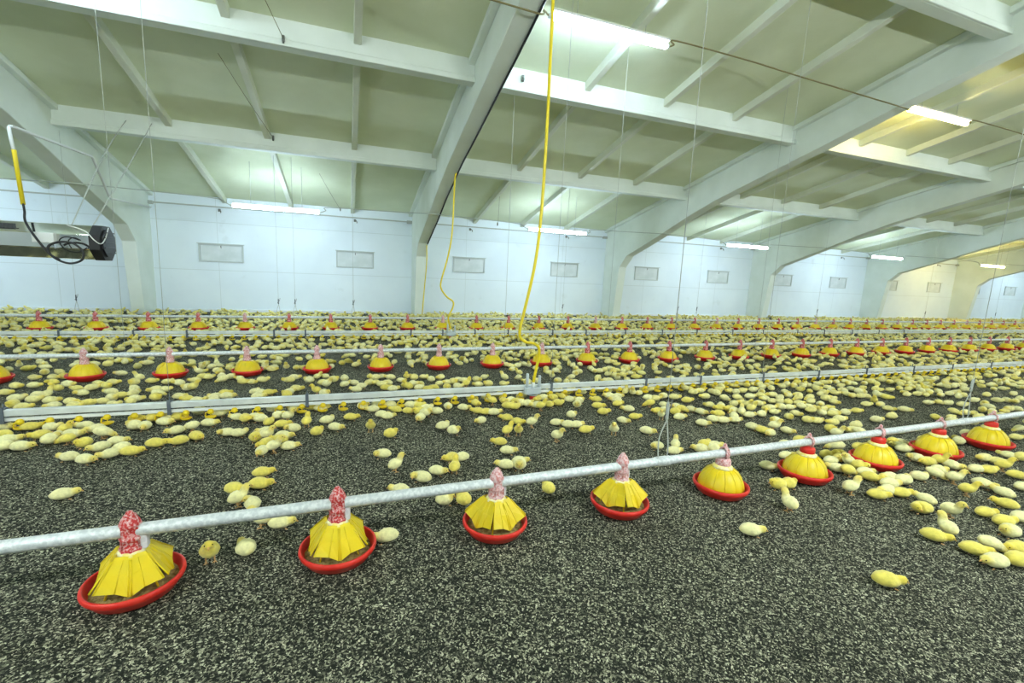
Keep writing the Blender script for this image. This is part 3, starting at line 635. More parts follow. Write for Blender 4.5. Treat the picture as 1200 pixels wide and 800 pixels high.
CHICKS=[
(0.171,2.137,-175,0,0,"pale chick lying low just behind feeder pipe, above second front feeder, second from right"),
(-0.454,2.208,125,2,0,"pale chick huddled just behind feeder pipe, above second front feeder, first from left"),
(-0.593,2.195,-78,1,1,"yellow chick standing just behind feeder pipe, above first front feeder"),
(-0.334,2.405,-6,0,0,"pale chick lying low just behind feeder pipe, above second front feeder, fourth from left"),
(0.623,2.383,114,2,1,"yellow chick huddled just behind feeder pipe, above third front feeder, second from left"),
(0.516,2.412,-6,2,0,"pale chick huddled just behind feeder pipe, above third front feeder, first from left"),
(-0.427,2.441,169,1,0,"pale chick standing just behind feeder pipe, above second front feeder, third from left"),
(2.313,1.163,-32,0,1,"yellow chick lying low before the feeder pipe, beside seventh front feeder, sixth from left"),
(0.287,2.608,156,0,0,"pale chick lying low just behind feeder pipe, above second front feeder, first from right"),
(2.038,1.662,-26,0,0,"pale chick lying low before the feeder pipe, beside fifth front feeder"),
(1.163,2.381,101,2,1,"yellow chick huddled just behind feeder pipe, above third front feeder, first from right"),
(-0.5,2.646,103,4,0,"pale chick lying, head turned just behind feeder pipe, above second front feeder, second from left"),
(-0.582,2.699,22,1,0,"pale chick standing midway to the drinkers, above second front feeder, second from left"),
(0.439,2.731,143,4,0,"pale chick lying, head turned midway to the drinkers, above third front feeder, first from left"),
(0.55,2.808,-31,0,0,"pale chick lying low midway to the drinkers, above third front feeder, second from left"),
(0.662,2.796,67,1,1,"yellow chick standing midway to the drinkers, above third front feeder, fifth from left"),
(-0.63,2.861,-29,0,1,"yellow chick lying low midway to the drinkers, above second front feeder, first from left"),
(-0.505,2.89,-11,0,1,"yellow chick lying low midway to the drinkers, above second front feeder, third from left"),
(0.289,2.926,24,1,0,"pale chick standing midway to the drinkers, above second front feeder, first from right"),
(1.02,2.783,155,0,0,"pale chick lying low midway to the drinkers, above third front feeder, eighth from left"),
(1.111,2.75,-113,2,0,"pale chick huddled midway to the drinkers, above third front feeder, fifth from right"),
(1.137,2.818,-7,0,0,"pale chick lying low midway to the drinkers, above third front feeder, fourth from right"),
(2.488,1.795,84,1,0,"pale chick standing before the feeder pipe, beside sixth front feeder, third from left"),
(0.756,2.981,-168,0,0,"pale chick lying low midway to the drinkers, above third front feeder, sixth from left"),
(0.685,2.999,-161,0,1,"yellow chick lying low midway to the drinkers, above third front feeder, third from left"),
(-0.517,3.059,0,0,1,"yellow chick lying low midway to the drinkers, above second front feeder, fifth from left"),
(0.228,3.171,168,4,0,"pale chick lying, head turned midway to the drinkers, above second front feeder, second from right"),
(3.025,1.095,166,0,0,"pale chick lying low before the feeder pipe, beside ninth front feeder, fifth from left"),
(1.12,3.022,-22,0,0,"pale chick lying low midway to the drinkers, above third front feeder, seventh from right"),
(3.054,1.19,-47,0,1,"yellow chick lying low before the feeder pipe, beside eighth front feeder, second from right"),
(2.998,1.333,-53,0,1,"yellow chick lying low before the feeder pipe, beside eighth front feeder, sixth from left"),
(3.145,1.066,-14,2,1,"yellow chick huddled before the feeder pipe, beside ninth front feeder, fourth from right"),
(2.679,2.03,163,2,1,"yellow chick huddled before the feeder pipe, beside sixth front feeder, first from left"),
(-1.488,3.027,12,0,0,"pale chick lying low midway to the drinkers, above first front feeder"),
(1.116,3.2,158,0,1,"yellow chick lying low midway to the drinkers, above third front feeder, seventh from left"),
(3.183,1.185,-40,3,0,"pale chick pecking before the feeder pipe, beside ninth front feeder, fourth from left"),
(3.126,1.34,72,1,0,"pale chick standing before the feeder pipe, beside eighth front feeder, seventh from right"),
(2.756,2.017,-9,2,1,"yellow chick huddled before the feeder pipe, beside sixth front feeder, second from left"),
(-0.576,3.428,-104,0,0,"pale chick lying low midway to the drinkers, above second front feeder, fourth from left"),
(-0.506,3.452,13,1,0,"pale chick standing midway to the drinkers, above second front feeder, fourth from right"),
(3.305,1.13,169,0,1,"yellow chick lying low before the feeder pipe, beside ninth front feeder, third from right"),
(-0.409,3.48,-4,0,0,"pale chick lying low midway to the drinkers, above second front feeder, third from right"),
(1.597,3.169,-56,1,0,"pale chick standing midway to the drinkers, above third front feeder, first from right"),
(0.313,3.558,15,2,1,"yellow chick huddled short of drinker cups, above second front feeder, first from right"),
(2.38,2.7,-14,0,0,"pale chick lying low just behind feeder pipe, above fourth front feeder"),
(1.241,3.379,25,1,1,"yellow chick standing midway to the drinkers, above third front feeder, ninth from left"),
(0.815,3.517,-14,2,0,"pale chick huddled midway to the drinkers, above third front feeder, fourth from left"),
(3.103,1.847,-14,1,0,"pale chick standing before the feeder pipe, beside seventh front feeder, first from left"),
(-0.575,3.574,-129,0,1,"yellow chick lying low short of drinker cups, above second front feeder, fourth from left"),
(1.337,3.369,-111,1,1,"yellow chick standing midway to the drinkers, above third front feeder, sixth from right"),
(3.291,1.548,154,4,1,"yellow chick lying, head turned before the feeder pipe, beside eighth front feeder, second from left"),
(2.315,2.818,169,4,0,"pale chick lying, head turned midway to the drinkers, above fourth front feeder, second from right"),
(3.217,1.749,-36,0,1,"yellow chick lying low before the feeder pipe, beside seventh front feeder, fifth from left"),
(-0.49,3.63,167,0,1,"yellow chick lying low short of drinker cups, above second front feeder, seventh from left"),
(2.888,2.287,-45,0,0,"pale chick lying low just behind feeder pipe, above fifth front feeder, first from right"),
(3.483,1.231,165,2,0,"pale chick huddled before the feeder pipe, beside ninth front feeder, sixth from right"),
(2.455,2.772,50,1,0,"pale chick standing midway to the drinkers, above fifth front feeder, second from left"),
(3.407,1.464,-91,1,0,"pale chick standing before the feeder pipe, beside eighth front feeder, sixth from right"),
(0.753,3.652,6,4,0,"pale chick lying, head turned short of drinker cups, above third front feeder, fourth from left"),
(0.171,3.731,-95,1,1,"yellow chick standing short of drinker cups, above second front feeder, third from right"),
(-0.47,3.706,-16,0,0,"pale chick lying low short of drinker cups, above second front feeder, ninth from left"),
(-0.238,3.736,37,2,1,"yellow chick huddled short of drinker cups, above second front feeder, seventh from right"),
(-0.588,3.709,-22,1,0,"pale chick standing short of drinker cups, above second front feeder, fifth from left"),
(2.631,2.683,154,0,0,"pale chick lying low just behind feeder pipe, above fifth front feeder, first from left"),
(-0.662,3.705,-79,2,1,"yellow chick huddled short of drinker cups, above second front feeder, second from left"),
(3.353,1.772,171,0,0,"pale chick lying low before the feeder pipe, beside seventh front feeder, seventh from left"),
(2.727,2.637,-22,2,0,"pale chick huddled just behind feeder pipe, above fifth front feeder, second from left"),
(1.929,3.286,-1,0,1,"yellow chick lying low midway to the drinkers, above fourth front feeder, third from left"),
(3.407,1.722,-21,0,1,"yellow chick lying low before the feeder pipe, beside seventh front feeder, third from right"),
(-0.102,3.82,-29,0,0,"pale chick lying low short of drinker cups, above second front feeder, fifth from right"),
(3.473,1.621,92,0,0,"pale chick lying low before the feeder pipe, beside eighth front feeder, third from left"),
(3.612,1.309,-18,0,1,"yellow chick lying low before the feeder pipe, beside ninth front feeder, eighth from left"),
(1.525,3.533,-10,1,0,"pale chick standing midway to the drinkers, above third front feeder, third from right"),
(2.153,3.193,-126,1,0,"pale chick standing midway to the drinkers, above fourth front feeder, fourth from left"),
(-1.397,3.622,-3,0,1,"yellow chick lying low short of drinker cups, above first front feeder, seventh from right"),
(-1.609,3.538,-22,0,0,"pale chick lying low short of drinker cups, above first front feeder, ninth from left"),
(2.74,2.757,-12,4,1,"yellow chick lying, head turned midway to the drinkers, above fifth front feeder, sixth from left"),
(-0.419,3.866,155,4,0,"pale chick lying, head turned short of drinker cups, above second front feeder, tenth from left"),
(1.115,3.729,-154,0,0,"pale chick lying low short of drinker cups, above third front feeder, sixth from left"),
(2.799,2.711,-16,0,0,"pale chick lying low just behind feeder pipe, above fifth front feeder, third from left"),
(-0.616,3.849,-178,0,0,"pale chick lying low short of drinker cups, above second front feeder, third from left"),
(1.43,3.628,-43,0,1,"yellow chick lying low short of drinker cups, above third front feeder, fourth from right"),
(3.642,1.404,-21,0,1,"yellow chick lying low before the feeder pipe, beside ninth front feeder, second from left"),
(1.845,3.446,-19,0,0,"pale chick lying low midway to the drinkers, above fourth front feeder, first from left"),
(-1.509,3.608,-147,0,0,"pale chick lying low short of drinker cups, above first front feeder, tenth from right"),
(-0.801,3.843,-11,4,0,"pale chick lying, head turned short of drinker cups, above second front feeder, first from left"),
(1.917,3.43,-2,0,0,"pale chick lying low midway to the drinkers, above fourth front feeder, second from left"),
(3.479,1.833,-20,0,0,"pale chick lying low before the feeder pipe, beside seventh front feeder, fourth from right"),
(1.761,3.524,-15,0,0,"pale chick lying low midway to the drinkers, above third front feeder, second from right"),
(-1.164,3.769,-158,0,1,"yellow chick lying low short of drinker cups, above first front feeder, fourth from right"),
(-1.467,3.668,178,3,0,"pale chick pecking short of drinker cups, above first front feeder, eighth from right"),
(3.381,2.048,-7,3,1,"yellow chick pecking before the feeder pipe, beside sixth front feeder, first from right"),
(0.604,3.917,-120,0,0,"pale chick lying low short of drinker cups, above third front feeder, first from left"),
(-1.299,3.748,-3,0,1,"yellow chick lying low short of drinker cups, above first front feeder, sixth from right"),
(-0.883,3.874,172,4,0,"pale chick lying, head turned short of drinker cups, above first front feeder, first from right"),
(3.469,1.946,-57,0,1,"yellow chick lying low before the feeder pipe, beside seventh front feeder, fourth from left"),
(-0.329,3.966,78,1,1,"yellow chick standing short of drinker cups, above second front feeder, eighth from right"),
(2.454,3.137,-47,0,0,"pale chick lying low midway to the drinkers, above fourth front feeder, third from right"),
(-1.076,3.837,-47,0,1,"yellow chick lying low short of drinker cups, above first front feeder, second from right"),
(3.374,2.124,128,0,0,"pale chick lying low just behind feeder pipe, above sixth front feeder, seventh from left"),
(1.366,3.75,153,0,1,"yellow chick lying low short of drinker cups, above third front feeder, sixth from right"),
(-1.723,3.611,169,0,0,"pale chick lying low short of drinker cups, above first front feeder, seventh from left"),
(3.207,2.398,-9,0,0,"pale chick lying low just behind feeder pipe, above sixth front feeder, second from left"),
(3.791,1.307,-14,0,0,"pale chick lying low before the feeder pipe, beside ninth front feeder, second from right"),
(-0.174,4.015,10,4,0,"pale chick lying, head turned short of drinker cups, above second front feeder, sixth from right"),
(-0.516,3.994,-1,0,1,"yellow chick lying low short of drinker cups, above second front feeder, eighth from left"),
(0.333,4.025,2,0,0,"pale chick lying low short of drinker cups, above second front feeder, second from right"),
(3.515,2.014,-18,0,0,"pale chick lying low before the feeder pipe, beside seventh front feeder, third from left"),
(0.02,4.061,-9,0,1,"yellow chick lying low short of drinker cups, above second front feeder, fourth from right"),
(3.598,1.903,167,0,0,"pale chick lying low before the feeder pipe, beside seventh front feeder, fifth from right"),
(3.64,1.842,-20,4,0,"pale chick lying, head turned before the feeder pipe, beside seventh front feeder, second from right"),
(0.665,4.03,-10,2,0,"pale chick huddled short of drinker cups, above third front feeder, second from left"),
(-1.619,3.755,-143,0,0,"pale chick lying low short of drinker cups, above first front feeder, tenth from left"),
(0.284,4.08,-18,0,0,"pale chick lying low at the drinker cups, above second front feeder, fourth from right"),
(3.467,2.228,-5,0,0,"pale chick lying low just behind feeder pipe, above sixth front feeder, fifth from left"),
(-0.625,4.074,70,0,1,"yellow chick lying low short of drinker cups, above second front feeder, sixth from left"),
(1.3,3.926,-7,0,0,"pale chick lying low short of drinker cups, above third front feeder, eighth from left"),
(0.62,4.089,-180,2,1,"yellow chick huddled at the drinker cups, above third front feeder, second from left"),
(3.573,2.091,-65,2,1,"yellow chick huddled before the feeder pipe, beside seventh front feeder, second from left"),
(0.776,4.072,168,0,0,"pale chick lying low short of drinker cups, above third front feeder, third from left"),
(1.234,3.958,2,0,1,"yellow chick lying low short of drinker cups, above third front feeder, seventh from left"),
(-1.561,3.854,0,0,0,"pale chick lying low short of drinker cups, above first front feeder, ninth from right"),
(3.561,2.164,173,1,0,"pale chick standing just behind feeder pipe, above sixth front feeder, first from right"),
(-0.488,4.143,-18,1,0,"pale chick standing at the drinker cups, above second front feeder, sixth from left"),
(1.163,4.007,158,0,1,"yellow chick lying low short of drinker cups, above third front feeder, fifth from left"),
(0.529,4.142,-18,0,1,"yellow chick lying low at the drinker cups, above second front feeder, second from right"),
(3.934,1.432,119,0,1,"yellow chick lying low before the feeder pipe, beside ninth front feeder, seventh from right"),
(1.996,3.686,-4,2,0,"pale chick huddled short of drinker cups, above fourth front feeder, first from left"),
(-1.254,4.009,-148,0,0,"pale chick lying low short of drinker cups, above first front feeder, fifth from right"),
(2.41,3.441,-55,0,0,"pale chick lying low midway to the drinkers, above fourth front feeder, fifth from left"),
(3.895,1.611,-56,1,1,"yellow chick standing before the feeder pipe, beside eighth front feeder, third from right"),
(0.418,4.199,155,0,1,"yellow chick lying low at the drinker cups, above second front feeder, third from right"),
(-1.164,4.063,-180,3,0,"pale chick pecking short of drinker cups, above first front feeder, third from right"),
(3.541,2.314,-26,2,1,"yellow chick huddled just behind feeder pipe, above sixth front feeder, fourth from left"),
(3.582,2.251,175,4,1,"yellow chick lying, head turned just behind feeder pipe, above sixth front feeder, fourth from right"),
(0.703,4.173,-7,4,0,"pale chick lying, head turned at the drinker cups, above third front feeder, third from left"),
(-0.704,4.176,167,0,0,"pale chick lying low at the drinker cups, above second front feeder, fourth from left"),
(-1.751,3.857,-138,2,1,"yellow chick huddled short of drinker cups, above first front feeder, eighth from left"),
(-0.572,4.22,20,2,0,"pale chick huddled at the drinker cups, above second front feeder, fifth from left"),
(0.215,4.259,-179,0,0,"pale chick lying low at the drinker cups, above second front feeder, fifth from right"),
(1.054,4.135,-26,0,0,"pale chick lying low at the drinker cups, above third front feeder, fifth from left"),
(3.842,1.857,-44,4,0,"pale chick lying, head turned before the feeder pipe, beside eighth front feeder, first from left"),
(3.652,2.225,109,0,0,"pale chick lying low just behind feeder pipe, above sixth front feeder, second from right"),
(-0.82,4.201,-77,4,1,"yellow chick lying, head turned at the drinker cups, above second front feeder, second from left"),
(-1.069,4.146,-5,0,0,"pale chick lying low at the drinker cups, above first front feeder, first from right"),
(0.915,4.2,-99,0,0,"pale chick lying low at the drinker cups, above third front feeder, fourth from left"),
(3.436,2.593,-9,0,0,"pale chick lying low just behind feeder pipe, above sixth front feeder, first from left"),
(-0.756,4.239,2,0,0,"pale chick lying low at the drinker cups, above second front feeder, third from left"),
(0.647,4.273,-19,4,1,"yellow chick lying, head turned at the drinker cups, above third front feeder, first from left"),
(3.665,2.299,161,2,1,"yellow chick huddled just behind feeder pipe, above sixth front feeder, third from right"),
(0.57,4.307,-26,4,0,"pale chick lying, head turned at the drinker cups, above second front feeder, first from right"),
(1.561,4.059,-7,4,1,"yellow chick lying, head turned short of drinker cups, above third front feeder, fifth from right"),
(-0.895,4.261,156,0,0,"pale chick lying low at the drinker cups, above second front feeder, first from left"),
(1.498,4.097,-28,4,1,"yellow chick lying, head turned at the drinker cups, above third front feeder, ninth from left"),
(0.128,4.363,-2,2,0,"pale chick huddled behind the drinker rail, above second front feeder, seventh from right"),
(2.59,3.514,-13,0,1,"yellow chick lying low midway to the drinkers, above fourth front feeder, fourth from right"),
(1.806,3.977,-9,1,1,"yellow chick standing short of drinker cups, above third front feeder, second from right"),
(-1.888,3.953,174,3,1,"yellow chick pecking short of drinker cups, above first front feeder, sixth from left"),
(0.383,4.364,169,0,0,"pale chick lying low behind the drinker rail, above second front feeder, fourth from right"),
(-1.713,4.033,2,3,0,"pale chick pecking short of drinker cups, above first front feeder, eleventh from left"),
(-0.238,4.388,4,0,0,"pale chick lying low behind the drinker rail, above second front feeder, tenth from left"),
(2.365,3.716,-6,0,1,"yellow chick lying low short of drinker cups, above fourth front feeder, fourth from left"),
(4.043,1.752,-56,1,0,"pale chick standing before the feeder pipe, beside eighth front feeder, fourth from right"),
(4.138,1.53,88,0,0,"pale chick lying low before the feeder pipe, beside ninth front feeder, seventh from left"),
(4.007,1.849,-61,3,0,"pale chick pecking before the feeder pipe, beside eighth front feeder, fifth from left"),
(-2.101,3.882,-5,0,0,"pale chick lying low short of drinker cups, above first front feeder, third from left"),
(1.209,4.25,-68,0,1,"yellow chick lying low at the drinker cups, above third front feeder, sixth from left"),
(-1.504,4.166,-81,0,0,"pale chick lying low at the drinker cups, above first front feeder, third from right"),
(-0.473,4.404,172,2,0,"pale chick huddled behind the drinker rail, above second front feeder, seventh from left"),
(0.268,4.424,-7,4,0,"pale chick lying, head turned behind the drinker rail, above second front feeder, sixth from right"),
(1.793,4.054,174,0,0,"pale chick lying low short of drinker cups, above third front feeder, third from right"),
(1.717,4.106,-4,2,0,"pale chick huddled at the drinker cups, above third front feeder, fifth from right"),
(-1.994,3.979,56,2,0,"pale chick huddled short of drinker cups, above first front feeder, fourth from left"),
(-0.323,4.44,-8,0,1,"yellow chick lying low behind the drinker rail, above second front feeder, eighth from left"),
(1.652,4.141,-179,2,0,"pale chick huddled at the drinker cups, above third front feeder, sixth from right"),
(-1.578,4.183,168,2,0,"pale chick huddled at the drinker cups, above first front feeder, fourth from right"),
(1.385,4.253,156,1,1,"yellow chick standing at the drinker cups, above third front feeder, seventh from left"),
(-1.404,4.248,-15,0,0,"pale chick lying low at the drinker cups, above first front feeder, second from right"),
(3.125,3.203,-40,0,0,"pale chick lying low midway to the drinkers, above fifth front feeder, fifth from left"),
(1.931,4.045,-4,2,1,"yellow chick huddled short of drinker cups, above third front feeder, first from right"),
(2.856,3.456,-129,1,0,"pale chick standing midway to the drinkers, above fourth front feeder, first from right"),
(-2.202,3.907,-180,2,0,"pale chick huddled short of drinker cups, above first front feeder, first from left"),
(-0.643,4.44,-17,0,0,"pale chick lying low behind the drinker rail, above second front feeder, fourth from left"),
(4.172,1.65,-80,0,0,"pale chick lying low before the feeder pipe, beside ninth front feeder, first from left"),
(3.655,2.628,-7,0,1,"yellow chick lying low just behind feeder pipe, above sixth front feeder, third from left"),
(0.674,4.455,176,2,0,"pale chick huddled behind the drinker rail, above third front feeder, second from left"),
(-1.914,4.08,0,0,0,"pale chick lying low at the drinker cups, above first front feeder, sixth from left"),
(3.803,2.419,130,3,0,"pale chick pecking just behind feeder pipe, above sixth front feeder, fifth from right"),
(1.637,4.214,-18,0,1,"yellow chick lying low at the drinker cups, above third front feeder, seventh from right"),
(4.113,1.877,-39,2,0,"pale chick huddled before the feeder pipe, beside eighth front feeder, eighth from left"),
(-1.055,4.401,-15,4,0,"pale chick lying, head turned behind the drinker rail, above first front feeder, second from right"),
(-1.993,4.065,105,0,0,"pale chick lying low short of drinker cups, above first front feeder, fifth from left"),
(3.543,2.825,-167,0,0,"pale chick lying low midway to the drinkers, above sixth front feeder, first from left"),
(1.517,4.286,70,4,1,"yellow chick lying, head turned at the drinker cups, above third front feeder, eighth from left"),
(3.027,3.401,-8,0,0,"pale chick lying low midway to the drinkers, above fifth front feeder, third from left"),
(1.59,4.271,-151,0,0,"pale chick lying low at the drinker cups, above third front feeder, eighth from right"),
(0.99,4.451,-158,1,0,"pale chick standing behind the drinker rail, above third front feeder, sixth from left"),
(2.218,3.986,-119,2,0,"pale chick huddled short of drinker cups, above fourth front feeder, second from left"),
(-1.342,4.36,-13,0,1,"yellow chick lying low behind the drinker rail, above first front feeder, fifth from left"),
(2.044,4.08,-27,4,1,"yellow chick lying, head turned at the drinker cups, above third front feeder, first from right"),
(-1.821,4.188,-140,0,0,"pale chick lying low at the drinker cups, above first front feeder, fifth from right"),
(3.541,2.899,-50,0,1,"yellow chick lying low midway to the drinkers, above fifth front feeder, first from right"),
(1.211,4.428,-50,0,1,"yellow chick lying low behind the drinker rail, above third front feeder, fourth from right"),
(2.417,3.906,-27,0,1,"yellow chick lying low short of drinker cups, above fourth front feeder, third from left"),
(2.672,3.74,156,0,0,"pale chick lying low short of drinker cups, above fourth front feeder, seventh from left"),
(-1.414,4.375,-15,4,0,"pale chick lying, head turned behind the drinker rail, above first front feeder, fourth from left"),
(-1.991,4.156,-18,1,1,"yellow chick standing at the drinker cups, above first front feeder, fifth from left"),
(-2.25,4.04,21,0,0,"pale chick lying low short of drinker cups, above first front feeder, second from left"),
(-2.113,4.116,-153,0,1,"yellow chick lying low at the drinker cups, above first front feeder, third from left"),
(3.529,3.004,-65,0,0,"pale chick lying low midway to the drinkers, above fifth front feeder, third from right"),
(-1.528,4.386,95,0,1,"yellow chick lying low behind the drinker rail, above first front feeder, third from left"),
(-1.23,4.485,-7,2,0,"pale chick huddled behind the drinker rail, above first front feeder, fifth from right"),
(3.318,3.271,-49,4,0,"pale chick lying, head turned midway to the drinkers, above fifth front feeder, seventh from left"),
(1.383,4.456,27,0,0,"pale chick lying low behind the drinker rail, above third front feeder, third from right"),
(-1.916,4.26,167,0,0,"pale chick lying low at the drinker cups, above first front feeder, seventh from left"),
(4.41,1.545,-12,0,0,"pale chick lying low before the feeder pipe, beside ninth front feeder, first from right"),
(2.945,3.628,178,0,1,"yellow chick lying low short of drinker cups, above fourth front feeder, third from right"),
(1.897,4.271,-149,0,1,"yellow chick lying low at the drinker cups, above third front feeder, fourth from right"),
(-1.635,4.381,-23,0,1,"yellow chick lying low behind the drinker rail, above first front feeder, second from left"),
(3.4,3.22,-14,0,0,"pale chick lying low midway to the drinkers, above fifth front feeder, ninth from left"),
(4.03,2.388,-10,0,1,"yellow chick lying low just behind feeder pipe, above seventh front feeder, first from left"),
(4.243,2.011,166,0,1,"yellow chick lying low before the feeder pipe, beside eighth front feeder, fourth from left"),
(3.093,3.542,-2,2,1,"yellow chick huddled midway to the drinkers, above fifth front feeder, first from left"),
(1.524,4.45,160,3,1,"yellow chick pecking behind the drinker rail, above third front feeder, second from right"),
(2.308,4.106,-1,2,0,"pale chick huddled at the drinker cups, above fourth front feeder, third from left"),
(4.236,2.085,113,4,0,"pale chick lying, head turned before the feeder pipe, beside seventh front feeder, first from right"),
(3.019,3.63,-131,4,0,"pale chick lying, head turned short of drinker cups, above fourth front feeder, second from right"),
(3.773,2.845,-70,0,0,"pale chick lying low midway to the drinkers, above sixth front feeder, second from right"),
(1.971,4.298,153,0,0,"pale chick lying low at the drinker cups, above third front feeder, third from right"),
(3.712,2.932,-50,1,0,"pale chick standing midway to the drinkers, above sixth front feeder, second from left"),
(2.233,4.183,-10,0,0,"pale chick lying low at the drinker cups, above fourth front feeder, second from left"),
(1.765,4.403,-6,4,0,"pale chick lying, head turned behind the drinker rail, above third front feeder, first from right"),
(2.67,3.932,2,0,1,"yellow chick lying low short of drinker cups, above fourth front feeder, sixth from left"),
(2.075,4.278,175,4,1,"yellow chick lying, head turned at the drinker cups, above third front feeder, second from right"),
(4.36,1.919,-79,0,0,"pale chick lying low before the feeder pipe, beside eighth front feeder, fifth from right"),
(4.333,1.989,-73,1,1,"yellow chick standing before the feeder pipe, beside eighth front feeder, seventh from left"),
(3.528,3.208,-18,0,0,"pale chick lying low midway to the drinkers, above fifth front feeder, sixth from right"),
(-2.132,4.284,-21,4,0,"pale chick lying, head turned at the drinker cups, above first front feeder, fourth from left"),
(-2.355,4.184,164,0,1,"yellow chick lying low at the drinker cups, above first front feeder, first from left"),
(3.213,3.589,-17,3,1,"yellow chick pecking short of drinker cups, above fifth front feeder, second from left"),
(4.468,1.824,-17,0,0,"pale chick lying low before the feeder pipe, beside eighth front feeder, first from right"),
(2.526,4.125,159,0,1,"yellow chick lying low at the drinker cups, above fourth front feeder, fourth from left"),
(2.197,4.318,113,0,1,"yellow chick lying low at the drinker cups, above fourth front feeder, first from left"),
(4.232,2.388,-15,0,0,"pale chick lying low just behind feeder pipe, above seventh front feeder, third from left"),
(3.378,3.499,-68,0,0,"pale chick lying low midway to the drinkers, above fifth front feeder, fourth from left"),
(3.008,3.843,164,3,1,"yellow chick pecking short of drinker cups, above fourth front feeder, fourth from right"),
(4.546,1.785,-13,0,1,"yellow chick lying low before the feeder pipe, beside ninth front feeder, third from left"),
(3.51,3.399,164,0,1,"yellow chick lying low midway to the drinkers, above fifth front feeder, eighth from left"),
(-2.273,4.329,15,0,1,"yellow chick lying low at the drinker cups, above first front feeder, second from left"),
(2.734,4.062,158,0,0,"pale chick lying low short of drinker cups, above fourth front feeder, fifth from left"),
(3.616,3.306,44,4,0,"pale chick lying, head turned midway to the drinkers, above fifth front feeder, seventh from right"),
(-0.233,4.896,-16,2,0,"pale chick huddled behind the drinker rail, above second front feeder, eleventh from left"),
(4.135,2.648,-50,1,0,"pale chick standing just behind feeder pipe, above sixth front feeder, sixth from left"),
(3.344,3.599,-71,0,0,"pale chick lying low short of drinker cups, above fifth front feeder, third from left"),
(4.373,2.252,-37,0,0,"pale chick lying low just behind feeder pipe, above seventh front feeder, first from right"),
(3.238,3.717,166,4,0,"pale chick lying, head turned short of drinker cups, above fifth front feeder, first from left"),
(3.155,3.793,-75,0,0,"pale chick lying low short of drinker cups, above fourth front feeder, first from right"),
(-0.581,4.901,143,2,1,"yellow chick huddled behind the drinker rail, above second front feeder, fifth from left"),
(4.648,1.673,-45,0,1,"yellow chick lying low before the feeder pipe, beside ninth front feeder, fifth from right"),
(0.829,4.872,-25,4,1,"yellow chick lying, head turned behind the drinker rail, above third front feeder, third from left"),
(3.898,3.077,177,2,0,"pale chick huddled midway to the drinkers, above sixth front feeder, third from left"),
(-0.839,4.911,-1,0,0,"pale chick lying low behind the drinker rail, above second front feeder, first from left"),
(-0.308,4.974,-172,1,1,"yellow chick standing behind the drinker rail, above second front feeder, ninth from left"),
(0.464,4.963,8,0,0,"pale chick lying low behind the drinker rail, above second front feeder, third from right"),
(4.426,2.304,140,0,0,"pale chick lying low just behind feeder pipe, above seventh front feeder, third from right"),
(0.63,4.956,174,1,1,"yellow chick standing behind the drinker rail, above second front feeder, first from right"),
(0.91,4.928,164,4,1,"yellow chick lying, head turned behind the drinker rail, above third front feeder, fourth from left"),
(0.082,5.011,159,0,0,"pale chick lying low behind the drinker rail, above second front feeder, ninth from right"),
(0.748,4.958,4,4,0,"pale chick lying, head turned behind the drinker rail, above third front feeder, first from left"),
(-2.448,4.381,-20,0,0,"pale chick lying low behind the drinker rail, above first front feeder, first from left"),
(-1.218,4.872,174,4,0,"pale chick lying, head turned behind the drinker rail, above first front feeder, fourth from right"),
(2.329,4.45,-24,0,1,"yellow chick lying low behind the drinker rail, above fourth front feeder, first from left"),
(3.808,3.296,-10,0,0,"pale chick lying low midway to the drinkers, above fifth front feeder, fourth from right"),
(0.395,5.022,-6,0,1,"yellow chick lying low behind the drinker rail, above second front feeder, fifth from right"),
(1.055,4.926,-99,0,1,"yellow chick lying low behind the drinker rail, above third front feeder, fifth from left"),
(-1.336,4.859,-4,0,0,"pale chick lying low behind the drinker rail, above first front feeder, seventh from left"),
(4.446,2.375,175,2,1,"yellow chick huddled just behind feeder pipe, above seventh front feeder, fourth from left"),
(2.753,4.232,171,0,0,"pale chick lying low at the drinker cups, above fourth front feeder, second from right"),
(3.771,3.361,44,1,0,"pale chick standing midway to the drinkers, above fifth front feeder, fifth from right"),
(4.231,2.769,-97,2,1,"yellow chick huddled midway to the drinkers, above sixth front feeder, first from right"),
(-0.574,5.024,36,0,0,"pale chick lying low behind the drinker rail, above second front feeder, sixth from left"),
(4.732,1.785,-48,1,1,"yellow chick standing before the feeder pipe, beside ninth front feeder, sixth from left"),
(2.839,4.193,-10,0,0,"pale chick lying low at the drinker cups, above fourth front feeder, first from right"),
(1.18,4.927,-57,4,0,"pale chick lying, head turned behind the drinker rail, above third front feeder, seventh from left"),
(4.512,2.341,-75,0,0,"pale chick lying low just behind feeder pipe, above seventh front feeder, second from right"),
(-1.115,4.965,0,0,0,"pale chick lying low behind the drinker rail, above first front feeder, first from right"),
(3.752,3.438,-162,0,0,"pale chick lying low midway to the drinkers, above fifth front feeder, eighth from right"),
(-0.763,5.039,3,0,1,"yellow chick lying low behind the drinker rail, above second front feeder, third from left"),
(2.514,4.439,152,0,0,"pale chick lying low behind the drinker rail, above fourth front feeder, second from left"),
(0.61,5.08,-140,4,1,"yellow chick lying, head turned behind the drinker rail, above second front feeder, second from right"),
(3.686,3.565,175,0,1,"yellow chick lying low short of drinker cups, above fifth front feeder, first from right"),
(-1.219,4.986,171,0,0,"pale chick lying low behind the drinker rail, above first front feeder, third from right"),
(-0.838,5.065,-12,0,0,"pale chick lying low behind the drinker rail, above second front feeder, second from left"),
(4.413,2.625,-51,3,0,"pale chick pecking just behind feeder pipe, above seventh front feeder, second from left"),
(-1.433,4.933,170,0,1,"yellow chick lying low behind the drinker rail, above first front feeder, sixth from left"),
(0.141,5.14,-5,4,0,"pale chick lying, head turned behind the drinker rail, above second front feeder, eighth from right"),
